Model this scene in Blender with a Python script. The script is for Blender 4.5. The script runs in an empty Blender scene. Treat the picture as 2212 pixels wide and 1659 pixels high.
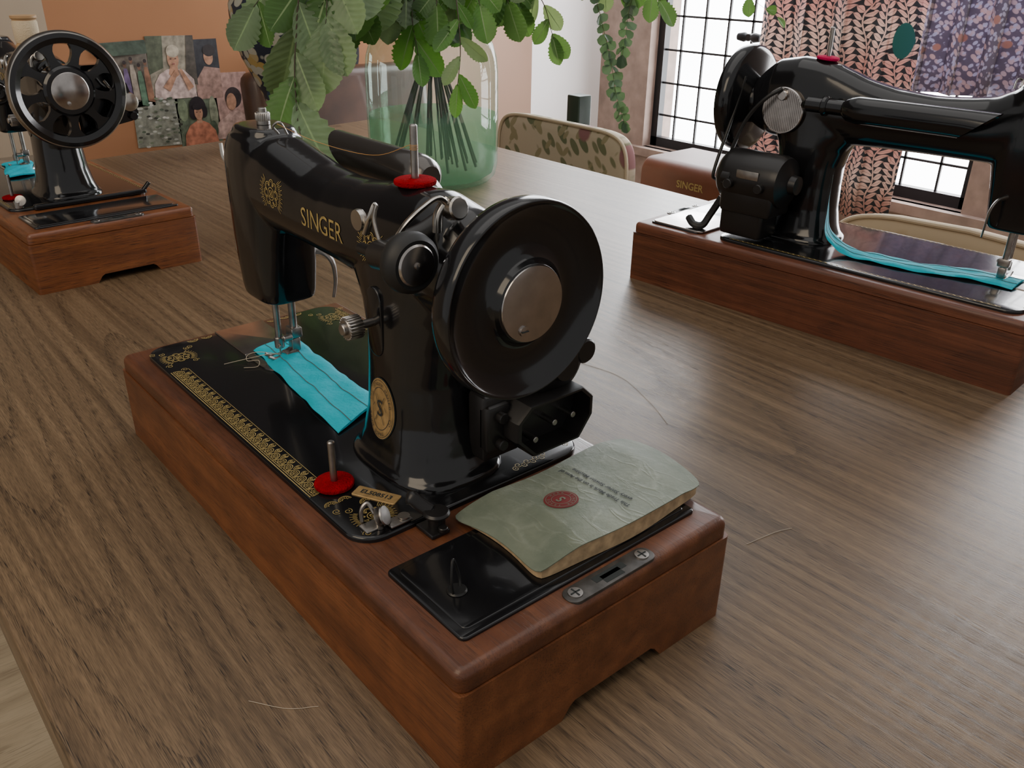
import bpy, bmesh, math, random
from mathutils import Vector, Matrix, Euler
from mathutils.bvhtree import BVHTree
random.seed(7)
COL=bpy.context.scene.collection
pi=math.pi
# ------------------------------------------------------------------ materials
def rgb(h):
    h=h.lstrip('#');c=[int(h[i:i+2],16)/255 for i in (0,2,4)]
    return tuple(((v/12.92) if v<=.04045 else ((v+.055)/1.055)**2.4) for v in c)+(1,)
def newmat(name):
    m=bpy.data.materials.new(name);m.use_nodes=True
    nt=m.node_tree;b=nt.nodes['Principled BSDF'];return m,nt,b
def mat(name,col,rough=.5,metal=0,coat=0,var=.0,vscale=40,bump=0,bscale=200,trans=0,ior=1.45,spec=.5,emit=0,sheen=0,transl=0):
    m,nt,b=newmat(name);c=rgb(col) if isinstance(col,str) else col
    b.inputs['Base Color'].default_value=c;b.inputs['Roughness'].default_value=rough
    b.inputs['Metallic'].default_value=metal;b.inputs['Coat Weight'].default_value=coat
    b.inputs['Coat Roughness'].default_value=.05
    b.inputs['Transmission Weight'].default_value=trans;b.inputs['IOR'].default_value=ior
    b.inputs['Specular IOR Level'].default_value=spec
    b.inputs['Sheen Weight'].default_value=sheen
    if emit:
        b.inputs['Emission Color'].default_value=c;b.inputs['Emission Strength'].default_value=emit
    N=nt.nodes;Lk=nt.links
    if var or bump:
        tc=N.new('ShaderNodeTexCoord')
    if var:
        n=N.new('ShaderNodeTexNoise');n.inputs['Scale'].default_value=vscale;n.inputs['Detail'].default_value=5
        Lk.new(tc.outputs['Object'],n.inputs['Vector'])
        r=N.new('ShaderNodeValToRGB');r.color_ramp.elements[0].position=.3;r.color_ramp.elements[1].position=.7
        r.color_ramp.elements[0].color=tuple(v*(1-var) for v in c[:3])+(1,)
        r.color_ramp.elements[1].color=tuple(min(1,v*(1+var)) for v in c[:3])+(1,)
        Lk.new(n.outputs['Fac'],r.inputs['Fac']);Lk.new(r.outputs['Color'],b.inputs['Base Color'])
    if bump:
        n=N.new('ShaderNodeTexNoise');n.inputs['Scale'].default_value=bscale;n.inputs['Detail'].default_value=3
        Lk.new(tc.outputs['Object'],n.inputs['Vector'])
        bp=N.new('ShaderNodeBump');bp.inputs['Strength'].default_value=bump;bp.inputs['Distance'].default_value=.002
        Lk.new(n.outputs['Fac'],bp.inputs['Height']);Lk.new(bp.outputs['Normal'],b.inputs['Normal'])
    if transl:
        t=N.new('ShaderNodeBsdfTranslucent');t.inputs['Color'].default_value=(min(1,c[0]*2.2),min(1,c[1]*2),c[2]*1.2,1)
        mx=N.new('ShaderNodeMixShader');mx.inputs[0].default_value=transl
        out=N['Material Output'];Lk.new(b.outputs[0],mx.inputs[1]);Lk.new(t.outputs[0],mx.inputs[2]);Lk.new(mx.outputs[0],out.inputs['Surface'])
    return m
def wood(name,cols,pore,sc=(30,2,30),cath=(3.0,.7,3.0),rings=22,poresc=(420,14,420),rough=.4,porestr=.6,coat=0,linestr=.5,spec=.5,base=.35,th=(.50,.62),soft=.22,cdet=1.5,lw=(.22,.65),bump=.25,wear=0):
    m,nt,b=newmat(name);N=nt.nodes;Lk=nt.links
    tc=N.new('ShaderNodeTexCoord')
    def mp(s):
        q=N.new('ShaderNodeMapping');q.inputs['Scale'].default_value=s;Lk.new(tc.outputs['Object'],q.inputs['Vector']);return q
    def noise(q,scale=1,det=4,dist=0):
        n=N.new('ShaderNodeTexNoise');n.inputs['Scale'].default_value=scale;n.inputs['Detail'].default_value=det;n.inputs['Distortion'].default_value=dist
        Lk.new(q.outputs[0],n.inputs['Vector']);return n
    n1=noise(mp(sc),1,6,.2)
    r=N.new('ShaderNodeValToRGB');e=r.color_ramp.elements
    e[0].position=.25;e[0].color=rgb(cols[0]);e[1].position=.75;e[1].color=rgb(cols[2])
    k=e.new(.5);k.color=rgb(cols[1]);Lk.new(n1.outputs['Fac'],r.inputs['Fac'])
    n2=noise(mp(cath),1,cdet,0)
    mm=N.new('ShaderNodeMath');mm.operation='MULTIPLY';mm.inputs[1].default_value=rings;Lk.new(n2.outputs['Fac'],mm.inputs[0])
    fr=N.new('ShaderNodeMath');fr.operation='FRACT';Lk.new(mm.outputs[0],fr.inputs[0])
    r2=N.new('ShaderNodeValToRGB');e2=r2.color_ramp.elements
    e2[0].position=0;e2[0].color=(1,1,1,1);e2[1].position=1;e2[1].color=(.35,.35,.35,1)
    k=e2.new(lw[1]);k.color=(0,0,0,1);k=e2.new(lw[0]);k.color=(.6,.6,.6,1)
    Lk.new(fr.outputs[0],r2.inputs['Fac'])
    n3=noise(mp(poresc),1,3,0)
    r3=N.new('ShaderNodeValToRGB');e3=r3.color_ramp.elements
    e3[0].position=th[0];e3[0].color=(0,0,0,1);e3[1].position=th[1];e3[1].color=(1,1,1,1)
    Lk.new(n3.outputs['Fac'],r3.inputs['Fac'])
    ad=N.new('ShaderNodeMath');ad.operation='MULTIPLY';ad.inputs[1].default_value=linestr;Lk.new(r2.outputs['Color'],ad.inputs[0])
    ad0=N.new('ShaderNodeMath');ad0.operation='ADD';ad0.inputs[1].default_value=base;Lk.new(ad.outputs[0],ad0.inputs[0])
    ml=N.new('ShaderNodeMath');ml.operation='MULTIPLY';Lk.new(r3.outputs['Color'],ml.inputs[0]);Lk.new(ad0.outputs[0],ml.inputs[1])
    sf=N.new('ShaderNodeMath');sf.operation='MULTIPLY_ADD';sf.inputs[1].default_value=linestr*soft;Lk.new(r2.outputs['Color'],sf.inputs[0]);Lk.new(ml.outputs[0],sf.inputs[2])
    ad2=N.new('ShaderNodeMath');ad2.operation='MULTIPLY';ad2.use_clamp=True;ad2.inputs[1].default_value=porestr*1.3;Lk.new(sf.outputs[0],ad2.inputs[0])
    mx=N.new('ShaderNodeMix');mx.data_type='RGBA'
    Lk.new(ad2.outputs[0],mx.inputs['Factor']);Lk.new(r.outputs['Color'],mx.inputs[6]);mx.inputs[7].default_value=rgb(pore)
    last=mx.outputs[2]
    if wear:
        n4=N.new('ShaderNodeTexNoise');n4.inputs['Scale'].default_value=26;n4.inputs['Detail'].default_value=7;n4.inputs['Roughness'].default_value=.7;Lk.new(tc.outputs['Object'],n4.inputs['Vector'])
        r4=N.new('ShaderNodeValToRGB');r4.color_ramp.elements[0].position=.42;r4.color_ramp.elements[0].color=(.72,.72,.72,1);r4.color_ramp.elements[1].position=.66;r4.color_ramp.elements[1].color=(1.18,1.15,1.1,1);Lk.new(n4.outputs['Fac'],r4.inputs['Fac'])
        m4=N.new('ShaderNodeMix');m4.data_type='RGBA';m4.blend_type='MULTIPLY';m4.inputs['Factor'].default_value=wear;Lk.new(last,m4.inputs[6]);Lk.new(r4.outputs['Color'],m4.inputs[7]);last=m4.outputs[2]
        rr=N.new('ShaderNodeMapRange');rr.inputs['To Min'].default_value=rough-.10;rr.inputs['To Max'].default_value=rough+.16;Lk.new(n4.outputs['Fac'],rr.inputs['Value']);Lk.new(rr.outputs[0],b.inputs['Roughness'])
    Lk.new(last,b.inputs['Base Color'])
    b.inputs['Roughness'].default_value=rough;b.inputs['Coat Weight'].default_value=coat;b.inputs['Coat Roughness'].default_value=.15
    b.inputs['Specular IOR Level'].default_value=spec
    bp=N.new('ShaderNodeBump');bp.inputs['Strength'].default_value=bump;bp.inputs['Distance'].default_value=.0004;bp.invert=True
    Lk.new(ml.outputs[0],bp.inputs['Height']);Lk.new(bp.outputs['Normal'],b.inputs['Normal'])
    return m
M={}
M['table']=wood('oak_table',['#594733','#715c44','#877055'],'#241a12',sc=(210,2.2,210),cath=(4.2,.34,3),rings=46,poresc=(2200,70,2200),rough=.41,porestr=.62,linestr=.60,base=.44,th=(.44,.62),soft=.30,cdet=.2,lw=(.16,.42))
M['woodA']=wood('mahogany',['#61381f','#764628','#885432'],'#362011',sc=(60,5,70),cath=(5,.8,14),rings=9,poresc=(900,50,900),rough=.42,porestr=.5,coat=.08,linestr=.45,cdet=1,wear=.6)
M['woodAtop']=wood('dark_mahogany',['#4b2b1b','#603720','#74472b'],'#2b160c',sc=(70,5,70),cath=(10,2,10),rings=6,poresc=(900,60,900),rough=.36,porestr=.45,coat=.12,linestr=.35,wear=.7)
M['woodB']=wood('golden_oak',['#5f351a','#774423','#8d562d'],'#2d160a',sc=(6,8,150),cath=(2.2,2,14),rings=18,poresc=(50,50,1100),rough=.36,porestr=.65,coat=.25,cdet=.6,wear=.4)
M['woodC']=wood('red_oak',['#55301f','#683b27','#7a4932'],'#2e170e',sc=(8,3,150),cath=(3,1.2,14),rings=18,poresc=(60,24,1100),rough=.44,porestr=.6,coat=.1,cdet=.6,wear=.4)
M['black']=mat('black_enamel',(.007,.007,.008,1),.15,coat=.25,spec=.55)
M['bakelite']=mat('black_bakelite',(.012,.011,.011,1),.32)
M['hood']=mat('gunmetal_hood',(.10,.092,.085,1),.20,metal=.8,coat=.3)
M['blackmetal']=mat('blackened_steel',(.03,.03,.03,1),.35,metal=.6)
M['latch']=mat('worn_latch_steel',(.10,.095,.09,1),.4,metal=.7,var=.3,vscale=150)
M['chrome']=mat('nickel',(.50,.47,.43,1),.24,metal=1,var=.15,vscale=60)
M['plate']=mat('brushed_nickel',(.46,.43,.41,1),.20,metal=1,var=.12,vscale=90)
M['steel']=mat('worn_steel',(.36,.34,.32,1),.34,metal=1,var=.2,vscale=120)
M['gold']=mat('gold_transfer',(.38,.28,.10,1),.45,metal=.15,var=.25,vscale=300)
M['brass']=mat('brass',(.48,.32,.14,1),.42,metal=.5,var=.2,vscale=200)
M['felt']=mat('red_felt',(.27,.003,.008,1),.95,bump=.9,bscale=700,spec=.05,var=.2,vscale=200)
M['feltpink']=mat('pink_felt',(.50,.01,.08,1),.95,bump=.6,bscale=900,spec=.1)
M['cloth']=mat('turquoise_cotton',(.0,.42,.54,1),.7,bump=.35,bscale=250,spec=.3)
M['stitch']=mat('brown_thread',(.12,.10,.09,1),.8)
M['thread']=mat('cream_thread',(.5,.42,.32,1),.7)
M['orthread']=mat('orange_thread',(.5,.25,.07,1),.7)
M['pages']=mat('aged_pages',(.42,.30,.17,1),.85,var=.3,vscale=150)
M['redink']=mat('red_ink',(.15,.015,.015,1),.8)
M['ink']=mat('dark_ink',(.02,.025,.025,1),.8)
M['rubber']=mat('rubber',(.012,.012,.012,1),.5)
M['woodspool']=mat('pale_wood',(.45,.28,.14,1),.5,var=.1)
M['threadspool']=mat('cream_cotton',(.62,.50,.34,1),.8,bump=.6,bscale=700)
def covermat():
    m,nt,b=newmat('creased_sage_paper');N=nt.nodes;Lk=nt.links;tc=N.new('ShaderNodeTexCoord')
    n=N.new('ShaderNodeTexNoise');n.inputs['Scale'].default_value=26;n.inputs['Detail'].default_value=8;n.inputs['Roughness'].default_value=.65;Lk.new(tc.outputs['Object'],n.inputs['Vector'])
    r=N.new('ShaderNodeValToRGB');r.color_ramp.elements[0].position=.3;r.color_ramp.elements[0].color=(.105,.130,.092,1);r.color_ramp.elements[1].position=.72;r.color_ramp.elements[1].color=(.190,.215,.160,1)
    Lk.new(n.outputs['Fac'],r.inputs['Fac'])
    nd=N.new('ShaderNodeTexNoise');nd.inputs['Scale'].default_value=30;Lk.new(tc.outputs['Object'],nd.inputs['Vector'])
    av=N.new('ShaderNodeMix');av.data_type='RGBA';av.inputs['Factor'].default_value=.02;Lk.new(tc.outputs['Object'],av.inputs[6]);Lk.new(nd.outputs['Color'],av.inputs[7])
    def ridge(rot,sc,wd):
        mp=N.new('ShaderNodeMapping');mp.inputs['Rotation'].default_value=(0,0,rot);mp.inputs['Scale'].default_value=sc;Lk.new(av.outputs[2],mp.inputs['Vector'])
        q=N.new('ShaderNodeTexVoronoi');q.feature='DISTANCE_TO_EDGE';q.inputs['Scale'].default_value=1;Lk.new(mp.outputs[0],q.inputs['Vector'])
        c_=N.new('ShaderNodeValToRGB');c_.color_ramp.elements[0].position=0;c_.color_ramp.elements[0].color=(1,1,1,1);c_.color_ramp.elements[1].position=wd;c_.color_ramp.elements[1].color=(0,0,0,1);Lk.new(q.outputs['Distance'],c_.inputs['Fac']);return c_
    r1=ridge(.6,(62,16,9),.05);r2_=ridge(-.9,(50,14,9),.05)
    mxx=N.new('ShaderNodeMath');mxx.operation='MAXIMUM';Lk.new(r1.outputs['Color'],mxx.inputs[0]);Lk.new(r2_.outputs['Color'],mxx.inputs[1])
    pw=N.new('ShaderNodeMapRange');pw.inputs['From Min'].default_value=.42;pw.inputs['From Max'].default_value=.62;Lk.new(n.outputs['Fac'],pw.inputs['Value'])
    m0=N.new('ShaderNodeMath');m0.operation='MULTIPLY';Lk.new(mxx.outputs[0],m0.inputs[0]);Lk.new(pw.outputs[0],m0.inputs[1])
    ms=N.new('ShaderNodeMath');ms.operation='MULTIPLY';ms.inputs[1].default_value=.40;Lk.new(m0.outputs[0],ms.inputs[0])
    mx=N.new('ShaderNodeMix');mx.data_type='RGBA';Lk.new(ms.outputs[0],mx.inputs['Factor']);Lk.new(r.outputs['Color'],mx.inputs[6]);mx.inputs[7].default_value=(.28,.31,.25,1)
    Lk.new(mx.outputs[2],b.inputs['Base Color']);b.inputs['Roughness'].default_value=.60;b.inputs['Specular IOR Level'].default_value=.35
    add=N.new('ShaderNodeMath');add.operation='MULTIPLY_ADD';add.inputs[1].default_value=.22;Lk.new(m0.outputs[0],add.inputs[0]);Lk.new(n.outputs['Fac'],add.inputs[2])
    bp=N.new('ShaderNodeBump');bp.inputs['Strength'].default_value=.75;bp.inputs['Distance'].default_value=.0018;Lk.new(add.outputs[0],bp.inputs['Height']);Lk.new(bp.outputs['Normal'],b.inputs['Normal'])
    return m
M['cover']=covermat()
# ------------------------------------------------------------------ mesh builder
class MB:
    def __init__(s): s.v=[];s.f=[];s.m=[]
    def add(s,v,f,mi=0):
        o=len(s.v);s.v+= [tuple(p) for p in v];s.f+=[tuple(i+o for i in q) for q in f];s.m+=[mi]*len(f);return s
    def loft(s,rings,mi=0,cap=True,closed=True):
        n=len(rings[0]);v=[p for r in rings for p in r];f=[]
        for i in range(len(rings)-1):
            for j in range(n if closed else n-1):
                a=i*n+j;b=i*n+(j+1)%n;f.append((a,b,b+n,a+n))
        if cap and closed:
            f.append(tuple(range(n-1,-1,-1)));f.append(tuple((len(rings)-1)*n+j for j in range(n)))
        return s.add(v,f,mi)
    def rprism(s,x0,x1,y0,y1,z0,z1,r=.01,bev=.001,mi=0,seg=6,nb=3,bb=0):
        rings=[]
        def ring(ins,z):
            rr=max(r-ins,.00005);pts=[]
            for cx,cy,a0 in ((x1-ins-rr,y1-ins-rr,0),(x0+ins+rr,y1-ins-rr,pi/2),(x0+ins+rr,y0+ins+rr,pi),(x1-ins-rr,y0+ins+rr,1.5*pi)):
                for k in range(seg+1):
                    a=a0+pi/2*k/seg;pts.append((cx+rr*math.cos(a),cy+rr*math.sin(a),z))
            return pts
        if bb:
            for k in range(nb): 
                a=pi/2*k/nb;rings.append(ring(bb*(1-math.sin(a)),z0+bb*(1-math.cos(a))))
            rings.append(ring(0,z0+bb))
        else: rings.append(ring(0,z0))
        rings.append(ring(0,z1-bev))
        for k in range(1,nb+1):
            a=pi/2*k/nb;rings.append(ring(bev*(1-math.cos(a)),z1-bev+bev*math.sin(a)))
        return s.loft(rings,mi)
    def lathe(s,prof,c=(0,0,0),axis='z',seg=48,mi=0,d=None,cap=None):
        c=Vector(c);D={'x':Vector((1,0,0)),'y':Vector((0,1,0)),'z':Vector((0,0,1))}[axis] if d is None else Vector(d).normalized()
        u=D.orthogonal().normalized() if d is not None else {'x':Vector((0,1,0)),'y':Vector((0,0,1)),'z':Vector((1,0,0))}[axis]
        w=D.cross(u);rings=[]
        if cap is None: cap=not (abs(prof[0][0]-prof[-1][0])<1e-6 and abs(prof[0][1]-prof[-1][1])<1e-6)
        for r,h in prof:
            r=max(r,1e-5);rings.append([c+D*h+(u*math.cos(2*pi*k/seg)+w*math.sin(2*pi*k/seg))*r for k in range(seg)])
        return s.loft(rings,mi,cap=cap)
    def cyl(s,p0,p1,r,r2=None,seg=20,mi=0,bev=None):
        p0=Vector(p0);p1=Vector(p1);h=(p1-p0).length;r2=r if r2 is None else r2;b=bev if bev is not None else min(r,r2)*.15
        return s.lathe([(r-b,0),(r,b),(r2,h-b),(r2-b,h)],p0,seg=seg,mi=mi,d=(p1-p0),cap=True)
    def tube(s,pts,r,seg=8,mi=0,rad=None,flat=1):
        pts=[Vector(p) for p in pts];n=len(pts);rings=[];up=None
        for i,p in enumerate(pts):
            t=(pts[min(i+1,n-1)]-pts[max(i-1,0)]).normalized()
            if up is None: up=t.orthogonal().normalized()
            up=(up-t*up.dot(t)).normalized();w=t.cross(up);rr=r if rad is None else rad[min(i,len(rad)-1)]
            rings.append([p+(up*math.cos(2*pi*k/seg)+w*math.sin(2*pi*k/seg)*flat)*rr for k in range(seg)])
        return s.loft(rings,mi)
    def box(s,x0,x1,y0,y1,z0,z1,mi=0,b=0):
        return s.rprism(x0,x1,y0,y1,z0,z1,r=max(b,.0001),bev=max(b,.0001),mi=mi,seg=3 if b else 1,nb=2 if b else 1,bb=b)
    def xform(s,mt,start=0):
        for i in range(start,len(s.v)): s.v[i]=tuple(mt@Vector(s.v[i]))
        return s
    def build(s,name,mats,parent=None,ang=.7,label=None,smooth=True,recalc=True):
        me=bpy.data.meshes.new(name);me.from_pydata(s.v,[],s.f);me.validate()
        if recalc:
            bm=bmesh.new();bm.from_mesh(me);bmesh.ops.recalc_face_normals(bm,faces=bm.faces);bm.to_mesh(me);bm.free()
        for q in (mats if isinstance(mats,(list,tuple)) else [mats]): me.materials.append(q)
        if len(me.polygons)==len(s.m):
            me.polygons.foreach_set('material_index',s.m)
        if smooth:
            me.polygons.foreach_set('use_smooth',[True]*len(me.polygons))
            me.set_sharp_from_angle(angle=ang)
        me.update()
        o=bpy.data.objects.new(name,me);COL.objects.link(o)
        if parent: o.parent=parent
        if label: o['label']=label
        return o
def empty(name,loc,rot=0,label=None,cat=None,group=None):
    o=bpy.data.objects.new(name,None);COL.objects.link(o);o.location=loc;o.rotation_euler=(0,0,rot);o.empty_display_size=.05
    if label:o['label']=label
    if cat:o['category']=cat
    if group:o['group']=group
    return o
def tag(o,label,cat,group=None):
    o['label']=label;o['category']=cat
    if group:o['group']=group
    return o
def catmull(P,n=8):
    P=[Vector(p) for p in P];out=[]
    Q=[P[0]*2-P[1]]+P+[P[-1]*2-P[-2]]
    for i in range(1,len(Q)-2):
        for k in range(n):
            t=k/n;a,b,c,d=Q[i-1],Q[i],Q[i+1],Q[i+2]
            out.append(.5*((2*b)+(c-a)*t+(2*a-5*b+4*c-d)*t*t+(3*b-a-3*c+d)*t**3))
    out.append(P[-1]);return out
def textgeo(body,size,bold=False):
    cu=bpy.data.curves.new('t','FONT');cu.body=body;cu.size=size;cu.align_x='CENTER';cu.align_y='CENTER';cu.resolution_u=3
    if bold: cu.offset=size*.02
    o=bpy.data.objects.new('t',cu);COL.objects.link(o);bpy.context.view_layer.update()
    dg=bpy.context.evaluated_depsgraph_get();me=bpy.data.meshes.new_from_object(o.evaluated_get(dg))
    v=[(p.co.x,p.co.y) for p in me.vertices];f=[tuple(p.vertices) for p in me.polygons]
    bpy.data.objects.remove(o);bpy.data.meshes.remove(me);return v,f
def ribbon(mb,pts,w,fn,mi=0):
    n=len(pts);v=[];f=[]
    for i in range(n):
        a=pts[max(i-1,0)];b=pts[min(i+1,n-1)];dx,dy=b[0]-a[0],b[1]-a[1];l=math.hypot(dx,dy) or 1
        nx,ny=-dy/l*w/2,dx/l*w/2
        v+=[fn(pts[i][0]+nx,pts[i][1]+ny),fn(pts[i][0]-nx,pts[i][1]-ny)]
        if i: f.append((2*i-2,2*i-1,2*i+1,2*i))
    mb.add(v,f,mi)
def arc(cx,cy,r,a0,a1,n=10,ry=None):
    ry=r if ry is None else ry
    return [(cx+r*math.cos(a0+(a1-a0)*k/n),cy+ry*math.sin(a0+(a1-a0)*k/n)) for k in range(n+1)]
def disc2(mb,cx,cy,r,fn,mi=0,n=20,ry=None,r0=0):
    ry=ry or r
    v=[fn(cx,cy)]+[fn(x,y) for x,y in arc(cx,cy,r,0,2*pi,n,ry)[:-1]]
    mb.add(v,[(0,k+1,(k+1)%n+1) for k in range(n)],mi)
# ------------------------------------------------------------------ sewing machine
W,L,H=.2208,.5,.0794
xc=.111
def sup(cx,cy,hx,hy,n=28,e=2.6):
    out=[]
    for k in range(n):
        a=2*pi*k/n;c,s=math.cos(a),math.sin(a)
        out.append((cx+hx*math.copysign(abs(c)**(2/e),c),cy+hy*math.copysign(abs(s)**(2/e),s)))
    return out
def fan(mb,cx,cy,r,fn,w=.0005,a0=0,a1=pi,rays=6,rx=None):
    rx=rx or r
    ribbon(mb,arc(cx,cy,rx,a0,a1,12,r),w,fn)
    ribbon(mb,arc(cx,cy,rx*.82,a0,a1,12,r*.82),w*.6,fn)
    ribbon(mb,arc(cx,cy,rx*.42,a0,a1,8,r*.42),w*.8,fn)
    for k in range(rays):
        a=a0+(a1-a0)*(k+.5)/rays
        ribbon(mb,[(cx+rx*.42*math.cos(a),cy+r*.42*math.sin(a)),(cx+rx*.82*math.cos(a),cy+r*.82*math.sin(a))],w*.7,fn)
def crest(mb,cx,cy,R,fn,w=.0005,ryf=1.0,rays=18):
    def f2(u,v): return fn(cx+u,cy+v*ryf)
    for k in range(8):
        a=2*pi*k/8
        ribbon(mb,[(x,y) for x,y in arc(.62*R*math.cos(a),.62*R*math.sin(a),.27*R,a-2.2,a+2.2,11)],w,f2)
        ribbon(mb,[(x,y) for x,y in arc(.62*R*math.cos(a),.62*R*math.sin(a),.16*R,a-2.0,a+2.0,9)],w*.6,f2)
    for sgn in (-1,1):
        for k in range(rays):
            a=(pi if sgn<0 else 0)+(-.8+1.6*k/(rays-1))
            r1=R*(1.0+.05*(k%2));r2=R*(1.5 if k%2 else 1.3)
            ribbon(mb,[(r1*math.cos(a),r1*math.sin(a)),(r2*math.cos(a),r2*math.sin(a))],w*.7,f2)
    ribbon(mb,arc(0,0,.40*R,0,2*pi,20),w,f2)
    ribbon(mb,[(-.2*R,-.2*R),(.2*R,-.2*R),(.2*R,.2*R),(-.2*R,.2*R),(-.2*R,-.2*R)],w,f2)
    ribbon(mb,[(-.2*R,-.2*R),(.2*R,.2*R)],w,f2);ribbon(mb,[(-.2*R,.2*R),(.2*R,-.2*R)],w,f2)
def spiral(mb,cx,cy,r,fn,w=.0005,dirn=1,a0=0,turns=1.4):
    n=18;ribbon(mb,[(cx+r*(1-.8*k/n)*math.cos(a0+dirn*turns*2*pi*k/n),cy+r*(1-.8*k/n)*math.sin(a0+dirn*turns*2*pi*k/n)) for k in range(n+1)],w,fn)
def sm01(a,b,x):
    t=min(1,max(0,(x-a)/(b-a)));return t*t*(3-2*t)
def machine(kind,loc,rot,label,woodside,woodtop):
    R=empty('sewing_machine',loc,rot,label,'sewing machine','vintage sewing machines on the table')
    HS=.040 if kind=='C' else 0
    mb=MB()
    prof=[(0,0),(.074,0),(.080,.0080),(.084,.0105),(.150,.0105),(.154,.0080),(.160,0),(W,0),(W,.0655),(0,.0655)]
    def endp(y,ins):
        return [(min(max(x,ins),W-ins),y,z) for x,z in prof]
    mb.loft([endp(0,.004),endp(.0012,.0012),endp(.004,0),endp(L-.004,0),endp(L-.0012,.0012),endp(L,.004)])
    base=mb.build('wooden_base',woodside,R,ang=.9)
    mb=MB()
    mb.rprism(.0012,W-.0012,.0012,L-.0012,.0662,H,r=.007,bev=.0055,nb=5)
    mb.build('base_top_frame',woodtop,base,ang=.9)
    bx0,bx1,by0,by1,bz=.017,.206,.120,.486,.0832
    mb=MB();mb.rprism(bx0,bx1,by0,by1,.0750,bz,r=.019,bev=.002,nb=4,seg=8)
    bed=mb.build('bed',M['black'],R)
    top=lambda u,v:(u,v,bz+.0003)
    g=MB()
    x=.0195
    n=25;y0,y1=.185,.425
    if kind=='A':
        for k in range(n):
            y=y0+(y1-y0)*(k+.5)/n;r=(y1-y0)/n*.49
            fan(g,x+.0015,y,r,top,w=.0006,a0=-pi/2,a1=pi/2,rays=7,rx=r*1.6)
            disc2(g,x+.0028,y,.0008,top,n=8)
            spiral(g,x+.0112,y-r,.0028,top,w=.0005,dirn=1,a0=pi)
            spiral(g,x+.0112,y+r,.0028,top,w=.0005,dirn=-1,a0=pi)
            spiral(g,x+.0085,y-r,.0014,top,w=.0004,dirn=-1,a0=0)
        ribbon(g,[(x-.0005,y0),(x-.0005,y1)],.0007,top);ribbon(g,[(x+.0011,y0),(x+.0011,y1)],.0005,top)
        ribbon(g,[(x+.0142,y0),(x+.0142,y1)],.0004,top)
        for (ux,uy,R_) in ((.036,.452,.0105),(.190,.452,.0105),(.040,.142,.010),(.186,.145,.010)):
            crest(g,ux,uy,R_,top,w=.0006)
            for q in range(6):
                spiral(g,ux+(-1)**q*(.010+.003*(q//2)),uy+(.013+.001*q if q%3 else -.014),.0030,top,dirn=(-1)**q,a0=q)
        for k in range(9):
            xx=.060+k*.013
            if .08<xx<.135: continue
            fan(g,xx,.4815,.0048,top,a0=pi,a1=2*pi);
        for k in range(11):
            yy=.355+k*.0105
            fan(g,.2030,yy,.0048,top,a0=pi/2,a1=1.5*pi,rx=.007)
        for k in range(7):
            fan(g,.2030,.165+k*.0105,.0048,top,a0=pi/2,a1=1.5*pi,rx=.007)
            spiral(g,.170-k*.004,.1275+(k%2)*.003,.003,top,dirn=(-1)**k)
        for k in range(4):
            fan(g,.025+k*.010,.158 if k>1 else .168,.0045,top,a0=0,a1=pi)
    else:
        for xx in (.0205,.0235,.2025,.1995):
            ribbon(g,[(xx,.14),(xx,.465)],.0007 if xx in(.0205,.2025) else .0004,top)
        for k in range(46):
            for xx in (.022,.201):
                y=.143+k*.007;ribbon(g,[(xx-.0012,y),(xx+.0012,y+.0035)],.0008,top)
        for yy in (.124,.482):
            ribbon(g,[(.036,yy),(.187,yy)],.0007,top)
    g.build('gilt_border',M['gold'],bed,smooth=False)
    mb=MB()
    mb.rprism(.083,.130,.420,.4865,bz-.001,bz+.0009,r=.001,bev=.0003)
    pts=[(.083,.4185,0),(.130,.4185,0)]+[(.1065+.0235*math.cos(a),.393-.024*math.sin(a),0) for a in [pi*k/16 for k in range(17)]]
    mb.loft([[(a,b,bz-.001) for a,b,_ in pts],[(a,b,bz+.0008) for a,b,_ in pts]])
    np_=mb.build('needle_plate',M['plate'],bed);
    if HS:
        for v in np_.data.vertices:
            if v.co.y<.47: v.co.y+=HS*.8*(1 if v.co.y<.42 else .4)
    mb=MB();mb.rprism(.017,.206,.019,.093,.078,.0815,r=.004,bev=.001)
    mb.rprism(.022,.201,.024,.088,.0812,.0822,r=.004,bev=.0006)
    sl=mb.build('compartment_lid',M['black'],R)
    if kind=='A':
        mb=MB();mb.cyl((.038,.052,.0818),(.038,.052,.0835),.006)
        mb.tube(catmull([(.034,.050,.083),(.033,.050,.092),(.036,.053,.103),(.040,.056,.098),(.042,.055,.088),(.041,.053,.083)],6),.0008)
        mb.build('ring_pull',M['blackmetal'],sl)
    mb=MB()
    mb.rprism(.082,.152,.0030,.0165,H-.001,H+.0009,r=.006,bev=.0003)
    for sx in (.0895,.1445):
        mb.lathe([(0,0),(.0046,0),(.0044,.0012),(0,.0014)],(sx,.010,H+.0004),seg=20,mi=1)
        mb.box(sx-.0034,sx+.0034,.0095,.0105,H+.0016,H+.0020,mi=2);mb.box(sx-.0005,sx+.0005,.0066,.0134,H+.0016,H+.0020,mi=2)
    mb.box(.105,.130,.0085,.0135,H+.0007,H+.0011,mi=2);mb.box(.110,.125,.0050,.0115,H+.0007,H+.0011,mi=2)
    mb.build('lock_plate',[M['latch'],M['steel'],M['ink']],base)
    # casting ---------------------------------------------------------
    mb=MB()
    P=[(.080,.1855,.0435,.0545,3.0),(.0865,.1855,.0425,.0535,3.0),(.090,.1855,.0385,.049,3.0),(.100,.186,.0355,.0455,2.8),(.120,.187,.032,.0415,2.6),(.150,.188,.030,.039,2.6),
       (.175,.187,.029,.0405,2.6),(.195,.188,.0285,.045,2.6),(.212,.190,.028,.055,2.6),(.225,.188,.028,.058,2.5),(.245,.18,.027,.052,2.4),(.262,.178,.022,.045,2.3),(.272,.178,.012,.03,2.2)]
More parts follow.
